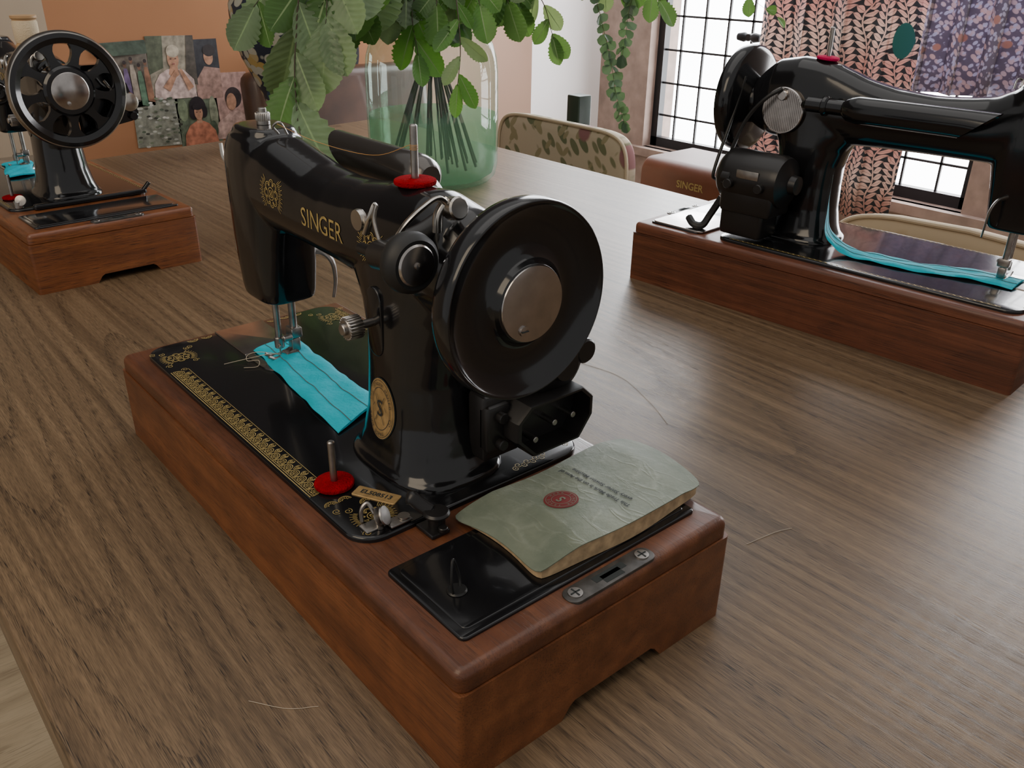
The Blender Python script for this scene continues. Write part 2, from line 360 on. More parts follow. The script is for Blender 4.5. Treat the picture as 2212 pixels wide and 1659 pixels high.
    mb.loft([[(a,b,z) for a,b in sup(xc,cy,hx,hy,36,e)] for z,cy,hx,hy,e in P])
    A=[(.100,.230,.019,.019,2.1),(.112,.232,.024,.026,2.2),(.13,.235,.027,.035,2.3),(.16,.237,.0285,.0385,2.3),(.20,.2365,.0285,.0360,2.3),(.24,.2345,.0275,.0320,2.3),
       (.27,.2345,.0268,.0300,2.3),(.30,.2360,.0268,.0305,2.3),(.33,.239,.0272,.0330,2.4),(.355,.2415,.0275,.0352,2.5),(.38,.243,.0275,.0358,2.5)]
    mb.loft([[(a,y,b) for a,b in sup(xc,cz,hx,hz,36,e)] for y,cz,hx,hz,e in A])
    Hd=[(.1415,.396,.0208,.0258,4),(.143,.396,.0232,.0284,4),(.150,.396,.0242,.0300,4),(.170,.3955,.0256,.0322,3.8),(.190,.395,.0266,.0348,3.4),(.205,.394,.0273,.0370,3.1),(.225,.393,.028,.0392,2.9),
        (.250,.393,.028,.0392,2.9),(.265,.393,.0268,.0372,2.8),(.274,.393,.0238,.0325,2.7),(.2755,.393,.0215,.029,2.6),(.2800,.393,.0205,.0275,2.6),(.2815,.393,.0185,.0255,2.6)]
    mb.loft([[(a,b,z) for a,b in sup(xc,cy,hx,hy,36,e)] for z,cy,hx,hy,e in Hd])
    mb.cyl((xc,.187,.262),(xc,.187,.2735),.012,seg=24)
    body=mb.build('arm_casting',M['black'],R)
    md=body.modifiers.new('r','REMESH');md.mode='VOXEL';md.voxel_size=.0014 if kind=='A' else .0018;md.use_smooth_shade=True
    sm=body.modifiers.new('s','SMOOTH');sm.factor=.5;sm.iterations=10
    dg=bpy.context.evaluated_depsgraph_get();dg.update()
    me=bpy.data.meshes.new_from_object(body.evaluated_get(dg));body.modifiers.clear();body.data=me
    me.materials.clear();me.materials.append(M['black']);me.polygons.foreach_set('use_smooth',[True]*len(me.polygons))
    bvh=BVHTree.FromPolygons([v.co for v in me.vertices],[p.vertices for p in me.polygons])
    def front(u,v,off=.0004):
        h=bvh.ray_cast(Vector((-.05,u,v)),Vector((1,0,0)))
        return (h[0].x-off,u,v) if h[0] else (.083,u,v)
    g=MB()
    if kind=='A':
        v,f=textgeo('SINGER',.0174)
        g.add([front(.262-u*1.0,.2355+w*1.08) for u,w in v],f)
        g.build('gilt_lettering',M['gold'],body,smooth=False)
        for yy in (.334,.196):
            g=MB();crest(g,yy,.243 if yy>.3 else .236,.0115,front,w=.0006);g.build('gilt_crest',M['gold'],body,smooth=False)
        mm=MB();cy,cz=.190,.127
        disc2(mm,cy,cz,.0162,lambda a,b:front(a,b,.0006),mi=1,ry=.0222,n=40)
        disc2(mm,cy,cz,.0156,lambda a,b:front(a,b,.0009),mi=0,ry=.0216,n=40)
        ribbon(mm,arc(cy,cz,.0146,0,2*pi,40,.0204),.0003,lambda a,b:front(a,b,.0013),1)
        ribbon(mm,arc(cy,cz,.0108,0,2*pi,40,.0152),.0004,lambda a,b:front(a,b,.0013),1)
        fr=lambda a,b:front(a,b,.0019)
        v,f=textgeo('S',.017);mm.add([fr(cy-u,cz+w) for u,w in v],f,1)
        ribbon(mm,[(cy-.0055,cz-.010),(cy+.0055,cz+.010)],.00045,fr,1);ribbon(mm,[(cy+.0055,cz-.010),(cy-.0055,cz+.010)],.00045,fr,1)
        ribbon(mm,[(cy-.008,cz),(cy-.006,cz+.003)],.0004,fr,1);ribbon(mm,[(cy+.008,cz),(cy+.006,cz+.003)],.0004,fr,1)
        msg='THE SINGER MANFG. CO.  TRADE MARK  '
        for i,ch in enumerate(msg):
            if ch==' ':continue
            a=pi*.95-2*pi*i/len(msg);v,f=textgeo(ch,.0034);ca,sa=math.cos(a-pi/2),math.sin(a-pi/2)
            mm.add([fr(cy-(.0127*math.cos(a)+u*ca-w*sa),cz+.0178*math.sin(a)+u*sa+w*ca) for u,w in v],f,1)
        mm.build('brass_medallion',[M['brass'],M['ink']],body,smooth=False,label='oval brass trade medallion with monogram')
        sp=MB();sp.rprism(-.016,.016,-.0055,.0055,0,.0009,r=.0012,bev=.0003,mi=0)
        v,f=textgeo('EL508513',.0058,True);sp.add([(u,w,.0011) for u,w in v],f,1)
        sp.xform(Matrix.Translation((.0535,.160,bz))@Matrix.Rotation(math.radians(-62),4,'Z'))
        sp.build('serial_plate',[M['brass'],M['ink']],bed,smooth=False,label='small brass serial number plate')
    else:
        ribbon(g,[(.22+k*.006,.2565) for k in range(18)],.0006,front)
        v,f=textgeo('SINGER',.0165)
        g.add([front(.262-u*.98,.2345+w*1.02) for u,w in v],f)
        g.build('gilt_lettering',M['gold'],body,smooth=False)
    # handwheel --------------------------------------------------------
    wz=.2285
    if kind in 'AC':
        s=.915 if kind=='A' else 1.03
        if kind=='C': wz=.240
        pf=[(.0,.116),(.020,.116),(.022,.102),(.040,.0975),(.054,.0960),(.0595,.0945),(.0625,.0918),(.0635,.0880),(.0636,.0835),(.0632,.0795),(.0626,.0778),(.0620,.0772),(.0613,.0773),(.0605,.0781),(.0588,.0795),(.0545,.0815),(.0490,.0831),(.0430,.0840),(.0370,.0842),(.0320,.0838),(.0285,.0826),(.0262,.0800),(.0252,.0775),(.0244,.0764),(.0,.0762)]
        mb=MB();mb.lathe([(r*s,h) for r,h in pf],(xc,0,wz),'y',96)
        wh=mb.build('handwheel',M['black'],R,ang=1.0)
        mb=MB();mb.lathe([(.0,.0766),(.0212,.0766),(.0222,.0762),(.0219,.0756),(.017,.0751),(0,.0749)],(xc,0,wz),'y',64)
        mb.lathe([(0,.0752),(.0032,.0752),(.0030,.0739),(0,.0736)],(xc-.007,0,wz-.0140),'y',20,mi=0)
        mb.box(xc-.0095,xc-.0045,.0731,.0738,wz-.0143,wz-.0137,mi=1)
        mb.build('clamp_disc',[M['plate'],M['ink']],wh,label='polished nickel clamp disc with screw')
    else:
        wz=.2345;yw=.088;q=.965
        mb=MB()
        mb.lathe([(r*q,h) for r,h in [(.061,-.007),(.068,-.0105),(.0735,-.0085),(.0755,-.003),(.0755,.003),(.0735,.0085),(.068,.0105),(.061,.007),(.0595,0),(.061,-.007)]],(xc,yw,wz),'y',96)
        mb.lathe([(.0,-.009),(.029,-.009),(.032,-.006),(.032,.02),(.0,.02)],(xc,yw,wz),'y',48)
        for k in range(9):
            a=2*pi*k/9+.2;st=len(mb.v);rr_=[]
            for r_,hw in ((.027,.0115),(.031,.0085),(.036,.0056),(.044,.0048),(.050,.0056),(.055,.0085),(.060,.0145)):
                rr_.append([(r_,-.0045,-hw),(r_,.004,-hw),(r_,.004,hw),(r_,-.0045,hw)])
            mb.loft(rr_)
            mb.xform(Matrix.Translation((xc,yw,wz))@Matrix.Rotation(a,4,'Y'),st)
        wh=mb.build('handwheel',M['black'],R,ang=.6,label='black spoked handwheel with nickel rim')
        mb=MB();mb.lathe([(r*q,h) for r,h in [(.0722,-.0085),(.0750,-.0075),(.0768,-.003),(.0768,.003),(.0750,.0075),(.0722,.0085),(.0735,0),(.0722,-.0085)]],(xc,yw,wz),'y',96)
        mb.build('wheel_rim',M['chrome'],wh)
        mb=MB();mb.lathe([(0,-.0105),(.022,-.0105),(.0236,-.0095),(.0236,-.008),(0,-.008)],(xc,yw,wz),'y',64)
        mb.lathe([(0,-.0105),(.0028,-.0105),(.0026,-.0118),(0,-.012)],(xc-.005,yw,wz-.015),'y',20)
        mb.build('clamp_disc',M['plate'],wh,label='polished nickel clamp disc with screw')
    def pin(x,y,z,h,fm,r=.0024):
        mb=MB();mb.cyl((x,y,z-.004),(x,y,z+h),r,bev=.0008,seg=20);p=mb.build('spool_pin',M['steel'],R)
        if fm:
            mb=MB();mb.lathe([(.0026,.0004),(.0115,.0002),(.0130,.0010),(.0134,.0022),(.0130,.0034),(.0118,.0040),(.0045,.0046),(.0026,.0044)],(x,y,z),'z',40);mb.build('felt_pad',fm,p,label='red felt spool pad')
    pin(xc,.187,.2735,.0365,M['felt'] if kind!='C' else M['feltpink'])
    if kind!='C': pin(.0385,.188,bz,.034,M['felt'])
    mb=MB();mb.cyl((xc,.393,.2810),(xc,.393,.291),.0052,seg=28)
    for k in range(24):
        a=2*pi*k/24;mb.cyl((xc+.0052*math.cos(a),.393+.0052*math.sin(a),.2845),(xc+.0052*math.cos(a),.393+.0052*math.sin(a),.2903),.0005,seg=5)
    mb.cyl((xc,.393,.290),(xc,.393,.294),.0032,seg=20)
    mb.build('pressure_screw',M['steel'],R)
    mb=MB();mb.tube(catmull([(.108,.362,.279),(.104,.362,.285),(.108,.358,.288),(.113,.358,.279)],5),.0009)
    mb.build('thread_guide',M['steel'],R)
    mb=MB();mb.rprism(.092,.130,-.05,.05,0,.0015,r=.012,bev=.0005)
    mb.xform(Matrix.Translation((0,.4315,.214))@Matrix.Rotation(pi/2,4,'X')@Matrix.Translation((0,0,-.001)))
    mb.build('face_plate',M['chrome'],R)
    mb=MB();mb.cyl((.112,.430,.178),(.112,.447,.178),.003)
    mb.lathe([(.002,0),(.011,.001),(.011,.002),(.002,.004),(.011,.006),(.011,.007),(.004,.008)],(.112,.434,.178),'y',28)
    mb.cyl((.112,.443,.178),(.112,.452,.178),.006)
    mb.build('tension_discs',M['chrome'],R)
    mb=MB();mb.tube(catmull([(.100,.431,.235),(.094,.437,.250),(.094,.440,.262)],5),.0016);mb.build('take_up_lever',M['chrome'],R)
    mb=MB();mb.cyl((.1045,.395,.100),(.1045,.395,.150),.0028);mb.cyl((.1045,.395,.094),(.1045,.395,.104),.0042)
    mb.cyl((.1045,.395,.083),(.1045,.395,.096),.0007);mb.cyl((.1025,.3915,.097),(.1025,.388,.097),.0016)
    mb.build('needle_bar',M['steel'],R)
    mb=MB();mb.cyl((.119,.395,.094),(.119,.395,.150),.0032);mb.box(.114,.124,.389,.401,.101,.110,b=.001)
    mb.box(.1145,.1225,.391,.399,.088,.100,b=.001);mb.cyl((.113,.388,.104),(.105,.388,.104),.003)
    mb.build('presser_bar',M['steel'],R)
    mb=MB()
    for yy in (.3915,.3985):
        mb.tube(catmull([(.117,yy,.0895),(.108,yy,.0862),(.098,yy,.0862),(.092,yy,.0895)],5),.0018,flat=.6)
    mb.box(.108,.120,.3895,.4005,.0858,.0885,b=.0006)
    mb.build('presser_foot',M['steel'],R)
    mb=MB();mb.tube(catmull([(.134,.385,.178),(.145,.380,.176),(.152,.377,.166),(.153,.376,.150),(.149,.374,.136)],6),.003,rad=[.004-.002*i/24 for i in range(25)],flat=.5)
    mb.build('presser_lifter',M['steel'],R)
    mb=MB();st=len(mb.v)
    mb.rprism(-.0085,.0085,-.024,.024,0,.0025,r=.0083,bev=.0008)
    mb.xform(Matrix.Translation((.0835,.196,.187))@Matrix.Rotation(-pi/2,4,'Y')@Matrix.Rotation(pi/2,4,'Z'),st)
    mb.build('stitch_length_plate',M['black'],R)
    mb=MB();mb.cyl((.082,.197,.187),(.062,.197,.187),.0028);mb.cyl((.071,.197,.187),(.060,.197,.187),.0072,seg=28)
    for k in range(22):
        a=2*pi*k/22;mb.cyl((.0705,.197+.0072*math.cos(a),.187+.0072*math.sin(a)),(.0605,.197+.0072*math.cos(a),.187+.0072*math.sin(a)),.0007,seg=5)
    mb.cyl((.0605,.197,.187),(.0575,.197,.187),.004)
    mb.build('stitch_length_knob',M['steel'],R)
    if kind in 'AB':
        bw=empty('bobbin_winder',(0,0,0));bw.parent=R
        c=(.0550,.106,.2545)
        if kind=='B': c=(.035,.118,.235)
        mb=MB();mb.lathe([(.008,.000),(.0135,-.001),(.0162,.002),(.017,.006),(.0162,.010),(.0135,.013),(.008,.012)],c,'y',48);mb.build('winder_tyre',M['rubber'],bw)
        mb=MB();mb.lathe([(0,-.0022),(.0105,-.0018),(.0115,-.0008),(.0115,.008),(0,.008)],c,'y',40);mb.lathe([(0,-.0035),(.002,-.0032),(.002,-.002),(0,-.0015)],c,'y',16)
        mb.build('winder_disc',M['plate'],bw)
        mb=MB();mb.cyl((c[0],.116,c[2]),(c[0]+.004,.150,c[2]-.006),.0085);mb.cyl((c[0]+.004,.148,c[2]-.006),(c[0]+.006,.172,c[2]-.008),.0035)
        mb.tube(catmull([(c[0]+.004,.142,c[2]-.004),(.072,.144,.254),(.086,.142,.258),(.100,.140,.265)],5),.007,flat=.7,seg=14)
        mb.build('winder_bracket',M['bakelite'],bw)
        mb=MB();mb.tube(catmull([(.062,.134,.262),(.066,.130,.270),(.075,.128,.277),(.085,.127,.281),(.092,.125,.275)],6),.0034,flat=.5,seg=12)
        mb.tube(catmull([(.085,.128,.262),(.086,.128,.272),(.092,.127,.280)],6),.003,seg=12)
        mb.cyl((.094,.128,.274),(.094,.119,.276),.0066,seg=24)
        mb.tube(catmull([(.062,.152,.254),(.062,.157,.266),(.065,.159,.274),(.062,.161,.266),(.062,.167,.256)],6),.0024,flat=.5,seg=12)
        mb.lathe([(.0008,0),(.006,.0),(.0065,.002),(.006,.004),(.0008,.004)],(.058,.170,.264),'x',24)
        mb.build('winder_levers',M['chrome'],bw)
    if kind in 'AC':
        lm=empty('lamp',(0,0,0));lm.parent=R
        mb=MB();rr=.0150;n=26;c=(.160,.261) if kind=='A' else (.160,.250)
        rings=[]
        for k,y in enumerate([.240,.245,.255,.28,.31,.335,.350]):
            r=rr*(.55 if k==0 else .85 if k==1 else 1)
            ring=[]
            for j in range(n):
                a=2*pi*j/n;yy=y
                if k>=5: yy=y+.018*math.sin(a)*(1 if k==6 else .5)
                ring.append((c[0]+r*math.cos(a),yy,c[1]+r*math.sin(a)))
            rings.append(ring)
        inner=[[(c[0]+(p[0]-c[0])*.93,p[1],c[1]+(p[2]-c[1])*.93) for p in rg] for rg in rings[::-1][:-1]]
        mb.loft(rings+inner,cap=True)
        if kind=='C':
            mb.cyl((c[0],.195,c[1]),(c[0],.242,c[1]),.0085,seg=24);mb.cyl((c[0],.215,c[1]),(c[0],.222,c[1]),.011,seg=24)
            mb.tube(catmull([(c[0],.197,c[1]),(c[0]-.004,.190,c[1]-.002),(c[0]-.018,.188,c[1]-.004),(c[0]-.026,.188,c[1]-.006)],6),.005)
        else:
            mb.tube(catmull([(c[0],.242,c[1]-.004),(c[0]-.004,.225,c[1]-.012),(c[0]-.012,.215,c[1]-.022),(c[0]-.026,.210,c[1]-.026)],6),.006)
        mb.build('lamp_hood',M['hood'] if kind=='A' else M['black'],lm)
        mb=MB();st=0;dz=.0 if kind=='A' else .004
        mb.lathe([(0,0),(.0265,0),(.0275,.001),(.0275,.005),(.0265,.006),(0,.0065)],(.1385,.155,.232+dz),'x',48)
        for k in range(-10,11):
            hh=math.sqrt(max(.025**2-(k*.0024)**2,0))
            mb.box(.1445,.1457,.155+k*.0024-.0006,.155+k*.0024+.0006,.232+dz-hh,.232+dz+hh)
        mb.cyl((.145,.155,.250+dz),(.150,.155,.250+dz),.006,seg=20)
        mb.build('ribbed_cover',M['plate'],lm,label='ribbed round nickel cover')
        mo=empty('motor',(0,0,0));mo.parent=R
        mz=.158
        mx=.176;q=1.0 if kind=='A' else 1.16;e_=0 if kind=='A' else .012
        mb=MB();mb.lathe([(0,.112-e_),(.010*q,.112-e_),(.012*q,.119-e_),(.022*q,.121-e_),(.027*q,.127-e_),(.028*q,.135-e_),(.028*q,.185),(.026*q,.193),(.018*q,.197),(.012,.200),(.011,.208),(0,.209)],(mx,0,mz),'y',40)
        mb.box(mx-.022,mx+.024*q,.130-e_,.190,mz-.036*q,mz+.0,b=.006)
        mb.box(.132,mx,.140,.178,mz-.012,mz+.010,b=.003)
        mb.cyl((mx+.022*q,.146-e_,mz-.004),(mx+.034*q,.146-e_,mz-.004),.006);mb.cyl((mx+.022*q,.176,mz-.004),(mx+.034*q,.176,mz-.004),.006)
        if kind=='C': mb.box(mx-.02,mx+.022,.118,.178,.086,mz-.02,b=.006)
        mb.build('motor_case',M['bakelite'],mo)
        mb=MB();mb.cyl((mx+.026,.120,mz+.001),(mx+.026,.133,mz+.001),.009,seg=24)
        mb.build('motor_knob',M['bakelite'],mo)
        if kind=='C':
            mb=MB();mb.box(mx+.0315,mx+.0332,.142,.172,mz+.004,mz+.014,b=.0005)
            mb.build('maker_plate',M['steel'],mo)
            mb=MB()
            mb.tube(catmull([(xc+.030,.0965,.270),(.158,.096,.225),(mx+.010,.096,mz+.004),(mx+.006,.096,mz-.009),(mx-.008,.096,mz-.006),(.137,.096,.205),(.130,.0965,.235)],8),.0022)
            mb.build('drive_belt',M['rubber'],mo)
            mb=MB()
            mb.tube(catmull([(.175,.105,.125),(.182,.094,.100),(.19,.090,.088),(.195,.080,.088),(.190,.068,.094)],8),.005)
            mb.build('power_cable',M['rubber'],R)
            mb=MB();mb.tube(catmull([(.150,.155,.262),(.160,.140,.250),(.163,.120,.225),(.168,.108,.19),(.172,.105,.16)],8),.0024);mb.build('lamp_cable',M['rubber'],R)
            mb=MB();mb.rprism(.12,.205,.02,.10,.0812,.0830,r=.008,bev=.0005);mb.build('compartment_plate',M['plate'],R)
    if kind=='A':
        mb=MB();X0,Z0=.1675,.120
        out=[(-.036,.010),(-.025,.0195),(.023,.0195),(.033,.010),(.033,-.004),(.021,-.0195),(-.021,-.0195),(-.036,-.004)]
        def rg(y,s,dz=0): return [(X0+a*s,y,Z0+b*s) for a,b in out]
        mb.loft([rg(.150,.9),rg(.146,1.0),rg(.112,1.0),rg(.110,.97),rg(.110,.90),rg(.126,.87)])
        mb.box(.118,.150,.128,.146,.098,.146,b=.003)
        mb.box(.118,.138,.124,.135,.106,.140,b=.003)
        mb.cyl((.128,.126,.132),(.128,.119,.132),.004);mb.cyl((.128,.126,.112),(.128,.119,.112),.004)
        t=mb.build('power_socket',M['bakelite'],R,ang=.5,label='black three-pin power inlet')
        mb=MB()
        for dx,dz in ((-.017,-.006),(.000,.0015),(.017,.002)):
            mb.cyl((X0+dx,.128,Z0+dz-.003),(X0+dx,.113,Z0+dz-.003),.0022,seg=14)
        mb.build('contact_pins',M['steel'],t)
        mb=MB();mb.box(.026,.044,.127,.137,bz,bz+.0016,b=.0006);mb.tube(catmull([(.030,.139,bz),(.030,.139,bz+.010),(.034,.138,bz+.014),(.036,.134,bz+.008)],6),.0014)
        mb.lathe([(.0008,0),(.0060,.0006),(.0063,.0016),(.0035,.003),(.0063,.0046),(.0060,.0056),(.0008,.006)],(.036,.130,bz+.007),d=(.5,-.6,.35),seg=28)
        mb.cyl((.036,.128,bz),(.036,.128,bz+.006),.0025);mb.box(.040,.056,.121,.130,bz+.001,bz+.0028,b=.0008)
        mb.lathe([(.0015,0),(.0038,0),(.0038,.001),(.0015,.001)],(.052,.1255,bz+.003),'z',20)
        mb.build('thread_tension_guide',M['steel'],R)
        mb=MB();mb.box(.056,.070,.101,.119,H+.0002,H+.003,b=.001);mb.cyl((.066,.110,H),(.066,.110,H+.010),.0055,seg=24)
        mb.cyl((.066,.110,H+.010),(.066,.110,H+.0135),.0085,seg=28)
        mb.tube(catmull([(.064,.114,H+.012),(.060,.119,H+.016),(.057,.123,H+.020),(.056,.126,H+.019)],6),.0045,flat=.45,seg=14)
        mb.cyl((.065,.102,H+.003),(.065,.102,H+.006),.003)
        mb.build('knee_bar_bracket',M['bakelite'],R)
        mb=MB();mb.tube(catmull([(xc,.1885,.298),(.108,.23,.285),(.106,.30,.283),(.106,.36,.287)],8),.00018,seg=5)
        for q_ in range(4): mb.lathe([(.0024,0),(.0027,.0002),(.0024,.0004),(.0024,0)],(xc,.187,.295+.0009*q_),'z',16)
        mb.build('upper_thread',M['orthread'],R,label='thin orange thread')
        mb=MB()
        mb.tube(catmull([(.104,.393,.088),(.090,.405,.090),(.082,.412,.087),(.078,.405,.085),(.085,.398,.086),(.080,.390,.0845),(.070,.395,.0845)],8),.00025,seg=5)
        mb.tube(catmull([(.104,.393,.088),(.092,.392,.092),(.084,.400,.089),(.072,.410,.085),(.060,.412,.0845)],8),.00025,seg=5)
        mb.build('loose_thread',M['thread'],R,label='pale loose thread ends')
    if kind=='B':
        mb=MB()
        mb.loft([[(.125,y,.245),(.140,y,.262),(.170,y,.262),(.195,y,.235),(.205,y,.195),(.195,y,.185),(.165,y,.180),(.128,y,.165)] for y in (.108,.122)])
        mb.cyl((.196,.110,.192),(.196,.102,.192),.006);mb.cyl((.150,.110,.185),(.150,.103,.185),.005)
        mb.build('motor_bracket',M['black'],R,ang=.5)
        mb=MB();mb.lathe([(0,-.004),(.007,-.004),(.012,-.002),(.013,.004),(.012,.014),(0,.014)],(.190,.096,.212),'y',32);mb.tube([(.190,.094,.213),(.165,.094,.235),(.160,.094,.243)],.002)
        mb.build('winder_pulley',M['chrome'],R)
        mb=MB();mb.lathe([(.003,0),(.0165,0),(.0165,.003),(.0145,.005),(.0145,.035),(.0165,.037),(.0165,.040),(.003,.040)],(xc-.008,.187,.281),'z',36)
        s_=mb.build('wooden_spool',M['woodspool'],R)
        mb=MB();mb.lathe([(.0146,.006),(.0158,.009),(.0158,.032),(.0146,.034)],(xc-.008,.187,.281),'z',36);mb.build('wound_thread',M['threadspool'],s_)
        mb=MB();mb.cyl((.030,.128,bz),(.030,.128,bz+.01),.006);mb.lathe([(.001,0),(.007,.001),(.007,.004),(.001,.005)],(.034,.126,bz+.010),d=(-.5,-.8,.3),seg=24)
        mb.build('thread_tension_guide',M['steel'],R)
        mb=MB();mb.rprism(.045,.200,.112,.121,bz-.002,bz+.004,r=.004,bev=.001);mb.cyl((.195,.115,bz+.002),(.205,.115,bz+.012),.003);mb.build('bed_hinge_bar',M['black'],R)
    if HS:
        keep={'wooden_base','base_top_frame','bed','gilt_border','needle_plate','compartment_lid','lock_plate','compartment_plate','power_cable'}
        lift={'arm_casting','spool_pin','felt_pad','pressure_screw','thread_guide','take_up_lever','face_plate','gilt_lettering'}
        for o in R.children_recursive:
            nm=o.name.split('.')[0]
            if o.type=='MESH' and nm not in keep:
                for v in o.data.vertices:
                    if nm in lift:
                        k=sm01(.205,.27,v.co.z) if nm in ('arm_casting','face_plate','gilt_lettering') else 1
                        v.co.z+=k*(.022*(1-sm01(.17,.33,v.co.y))+.014*sm01(.34,.385,v.co.y))
                    v.co.y+=HS*sm01(.235,.35,v.co.y)
    return R
mA=machine('A',(0,0,0),0,'black sewing machine, gilt decals and solid handwheel, booklet on base',M['woodA'],M['woodAtop'])
mB=machine('B',(.030,.936,0),math.radians(2.6),'black sewing machine with spoked handwheel on golden oak base',M['woodB'],M['woodB'])
mC=machine('C',(.905,.531,0),math.radians(-175.8),'black sewing machine with motor and lamp on reddish oak base',M['woodC'],M['woodC'])
# ------------------------------------------------------------------ cloth strips
def strip(name,cen,wid,label,stitches=True):
    P=catmull(cen,10);Wv=catmull(wid,10);n=len(P);K=12;mb=MB();rings=[]
    for i in range(n):
        row=[];rb=[]
        for j in range(K+1):
            s=-1+2*j/K;e=.0006*math.sin(i*.35+j*.5)+.0004*math.sin(i*.9-j*.7)
            edge=1+.025*math.sin(i*.5+j*.3)
            row.append(P[i]+Wv[i]*s*edge+Vector((0,0,e+.0020*(1-abs(s)**6))))
        for j in range(K,-1,-1):
            s=-1+2*j/K;rb.append(row[j]-Vector((0,0,.0004+.0016*(1-abs(s)**6))))
        rings.append(row+rb)
    mb.loft(rings)
    o=mb.build(name,[M['cloth']],None,ang=1.2);tag(o,label,'fabric','turquoise fabric strips under the needles')
    if stitches:
        for s in (-.42,.38):
            g=MB()
            pts=[]
            for i in range(n):
                j=(s+1)/2*K;j0=int(j);t=j-j0
                pts.append(Vector(rings[i][j0]).lerp(Vector(rings[i][j0+1]),t)+Vector((0,0,.0002)))
            g.tube(pts,.0003,seg=5)
            g.build('stitching',M['stitch'],o)
    return o
strip('fabric_strip',[(.113,.425,.0848),(.112,.40,.0850),(.109,.37,.0850),(.106,.33,.0852),(.103,.30,.0855),(.101,.258,.0850)],
      [(.021,.002,0),(.021,.0,.0),(.022,.0,0),(.023,.004,0),(.024,.008,0),(.026,.012,0)],'turquoise cotton strip with two stitched lines on the machine bed')
bpy.context.view_layer.update()
def W2(m,p): return m.matrix_world@Vector(p)
def D2(m,p): return m.matrix_world.to_3x3()@Vector(p)
cc=[(.152,.238,.170),(.154,.240,.135),(.155,.246,.105),(.152,.272,.0885),(.147,.31,.0856),(.140,.36,.0856),(.122,.41,.0856),(.118,.455,.0856)]
cw=[(.008,.004,0),(.010,.004,0),(.013,.003,0),(.015,.0,0),(.017,-.0,0),(.018,0,0),(.020,0,0),(.022,0,0)]
strip('fabric_strip',[W2(mC,p) for p in cc],[D2(mC,p) for p in cw],'turquoise cotton strip draped from pillar to presser foot')
cb=[(.090,.32,.0858),(.095,.36,.0858),(.108,.40,.0858),(.11,.43,.0858)]
strip('fabric_strip',[W2(mB,p) for p in cb],[D2(mB,(.022,.004,0))]*4,'short turquoise cotton strip under a needle',stitches=False)
# ------------------------------------------------------------------ booklet
bk=empty('booklet',(.0755,.0265,.0822),0,'worn sage-green instruction booklet lying on the machine base','booklet')
BW,BD=.148,.085
def bz_(s,t):
    th=.0105*(1-.55*t**1.5)
    return th+.0024*math.sin(pi*min(1,s*1.1))*(1-t*.3)+.0007*math.sin(6*s+3*t)+.0004*math.sin(13*s-7*t)-.005*max(0,.22-s)/.22-.004*max(0,s-.85)/.15
def bxy(s,t):
    return s*BW+.012*t*s+.006*math.sin(pi*t),t*BD-.003*math.sin(pi*s)+.0010*math.sin(s*9)
NS,NT=36,22
def sheet(inset,zo,th,mi,mb):
    v=[];f=[]
    for top_ in (1,0):
        for i in range(NS+1):
            for j in range(NT+1):
                s=i/NS;t=j/NT
                a=(s-.5)*2;b=(t-.5)*2;k=1-.05*(abs(a)**8)*(abs(b)**8)
                s2=.5+a*k/2*(1-inset);t2=.5+b*k/2*(1-inset)
                x,y=bxy(s2,t2);z=bz_(s2,t2)*zo[0]+zo[1]
                v.append((x,y,z-(0 if top_ else th if th is not None else z-.0004)))
    n=(NS+1)*(NT+1);I=lambda i,j,k:k*n+i*(NT+1)+j
    for i in range(NS):
        for j in range(NT):
            f.append((I(i,j,0),I(i+1,j,0),I(i+1,j+1,0),I(i,j+1,0)));f.append((I(i,j,1),I(i,j+1,1),I(i+1,j+1,1),I(i+1,j,1)))
    for i in range(NS):
        for j in (0,NT): f.append((I(i,j,0),I(i+1,j,0),I(i+1,j,1),I(i,j,1)))
    for j in range(NT):
        for i in (0,NS): f.append((I(i,j,0),I(i,j+1,0),I(i,j+1,1),I(i,j,1)))
    mb.add(v,f,mi)
mb=MB();sheet(0,(1,0.0004),.0006,0,mb);cov=mb.build('cover',M['cover'],bk,ang=.6)
mb=MB();sheet(.022,(.96,-.0001),None,0,mb);mb.build('pages',M['pages'],bk,ang=.6)
def inv_st(u,v):
    s,t=u/BW,v/BD
    for _ in range(5):
        s=(u-.006*math.sin(pi*t)-.012*t*s)/BW;t=(v+.003*math.sin(pi*s)-.0010*math.sin(s*9))/BD
    return s,t
def onbook(u,v,o=.0006):
    s,t=inv_st(u,v);return (u,v,bz_(s,t)+.0004+o*.5)
def onbook2(u,v): return onbook(u,v,.0012)
mb=MB();ex,ey=.059,.044
for a_ in range(6):
    r0_,r1_=.0112*a_/6,.0112*(a_+1)/6
    v=[onbook(ex+r*math.cos(2*pi*k/32),ey+r*math.sin(2*pi*k/32)) for r in (r0_,r1_) for k in range(32)]
    mb.add(v,[(k,(k+1)%32,32+(k+1)%32,32+k) for k in range(32)])
ribbon(mb,arc(ex,ey,.0098,0,2*pi,30),.00035,onbook2,1);ribbon(mb,arc(ex,ey,.0062,0,2*pi,26),.00035,onbook2,1)
v,f=textgeo('S',.009,True);mb.add([onbook2(ex-w,ey+u) for u,w in v],f,1)
for i,ch in enumerate('SINGER TRADE MARK '):
    if ch==' ':continue
    a=-2*pi*i/18;v,f=textgeo(ch,.0026);ca,sa=math.cos(a-pi/2),math.sin(a-pi/2)
    mb.add([onbook2(ex+.0080*math.cos(a)+u*ca-w*sa,ey+.0080*math.sin(a)+u*sa+w*ca) for u,w in v],f,1)
for k,t in enumerate(('This Trade Mark is on the Arm of','every Singer Sewing Machine')):
    v,f=textgeo(t,.0046,True);mb.add([onbook2(.085+k*.0070-w,.041+u) for u,w in v],f,2)
mb.build('cover_print',[M['redink'],M['cover'],M['ink']],cov,smooth=False)
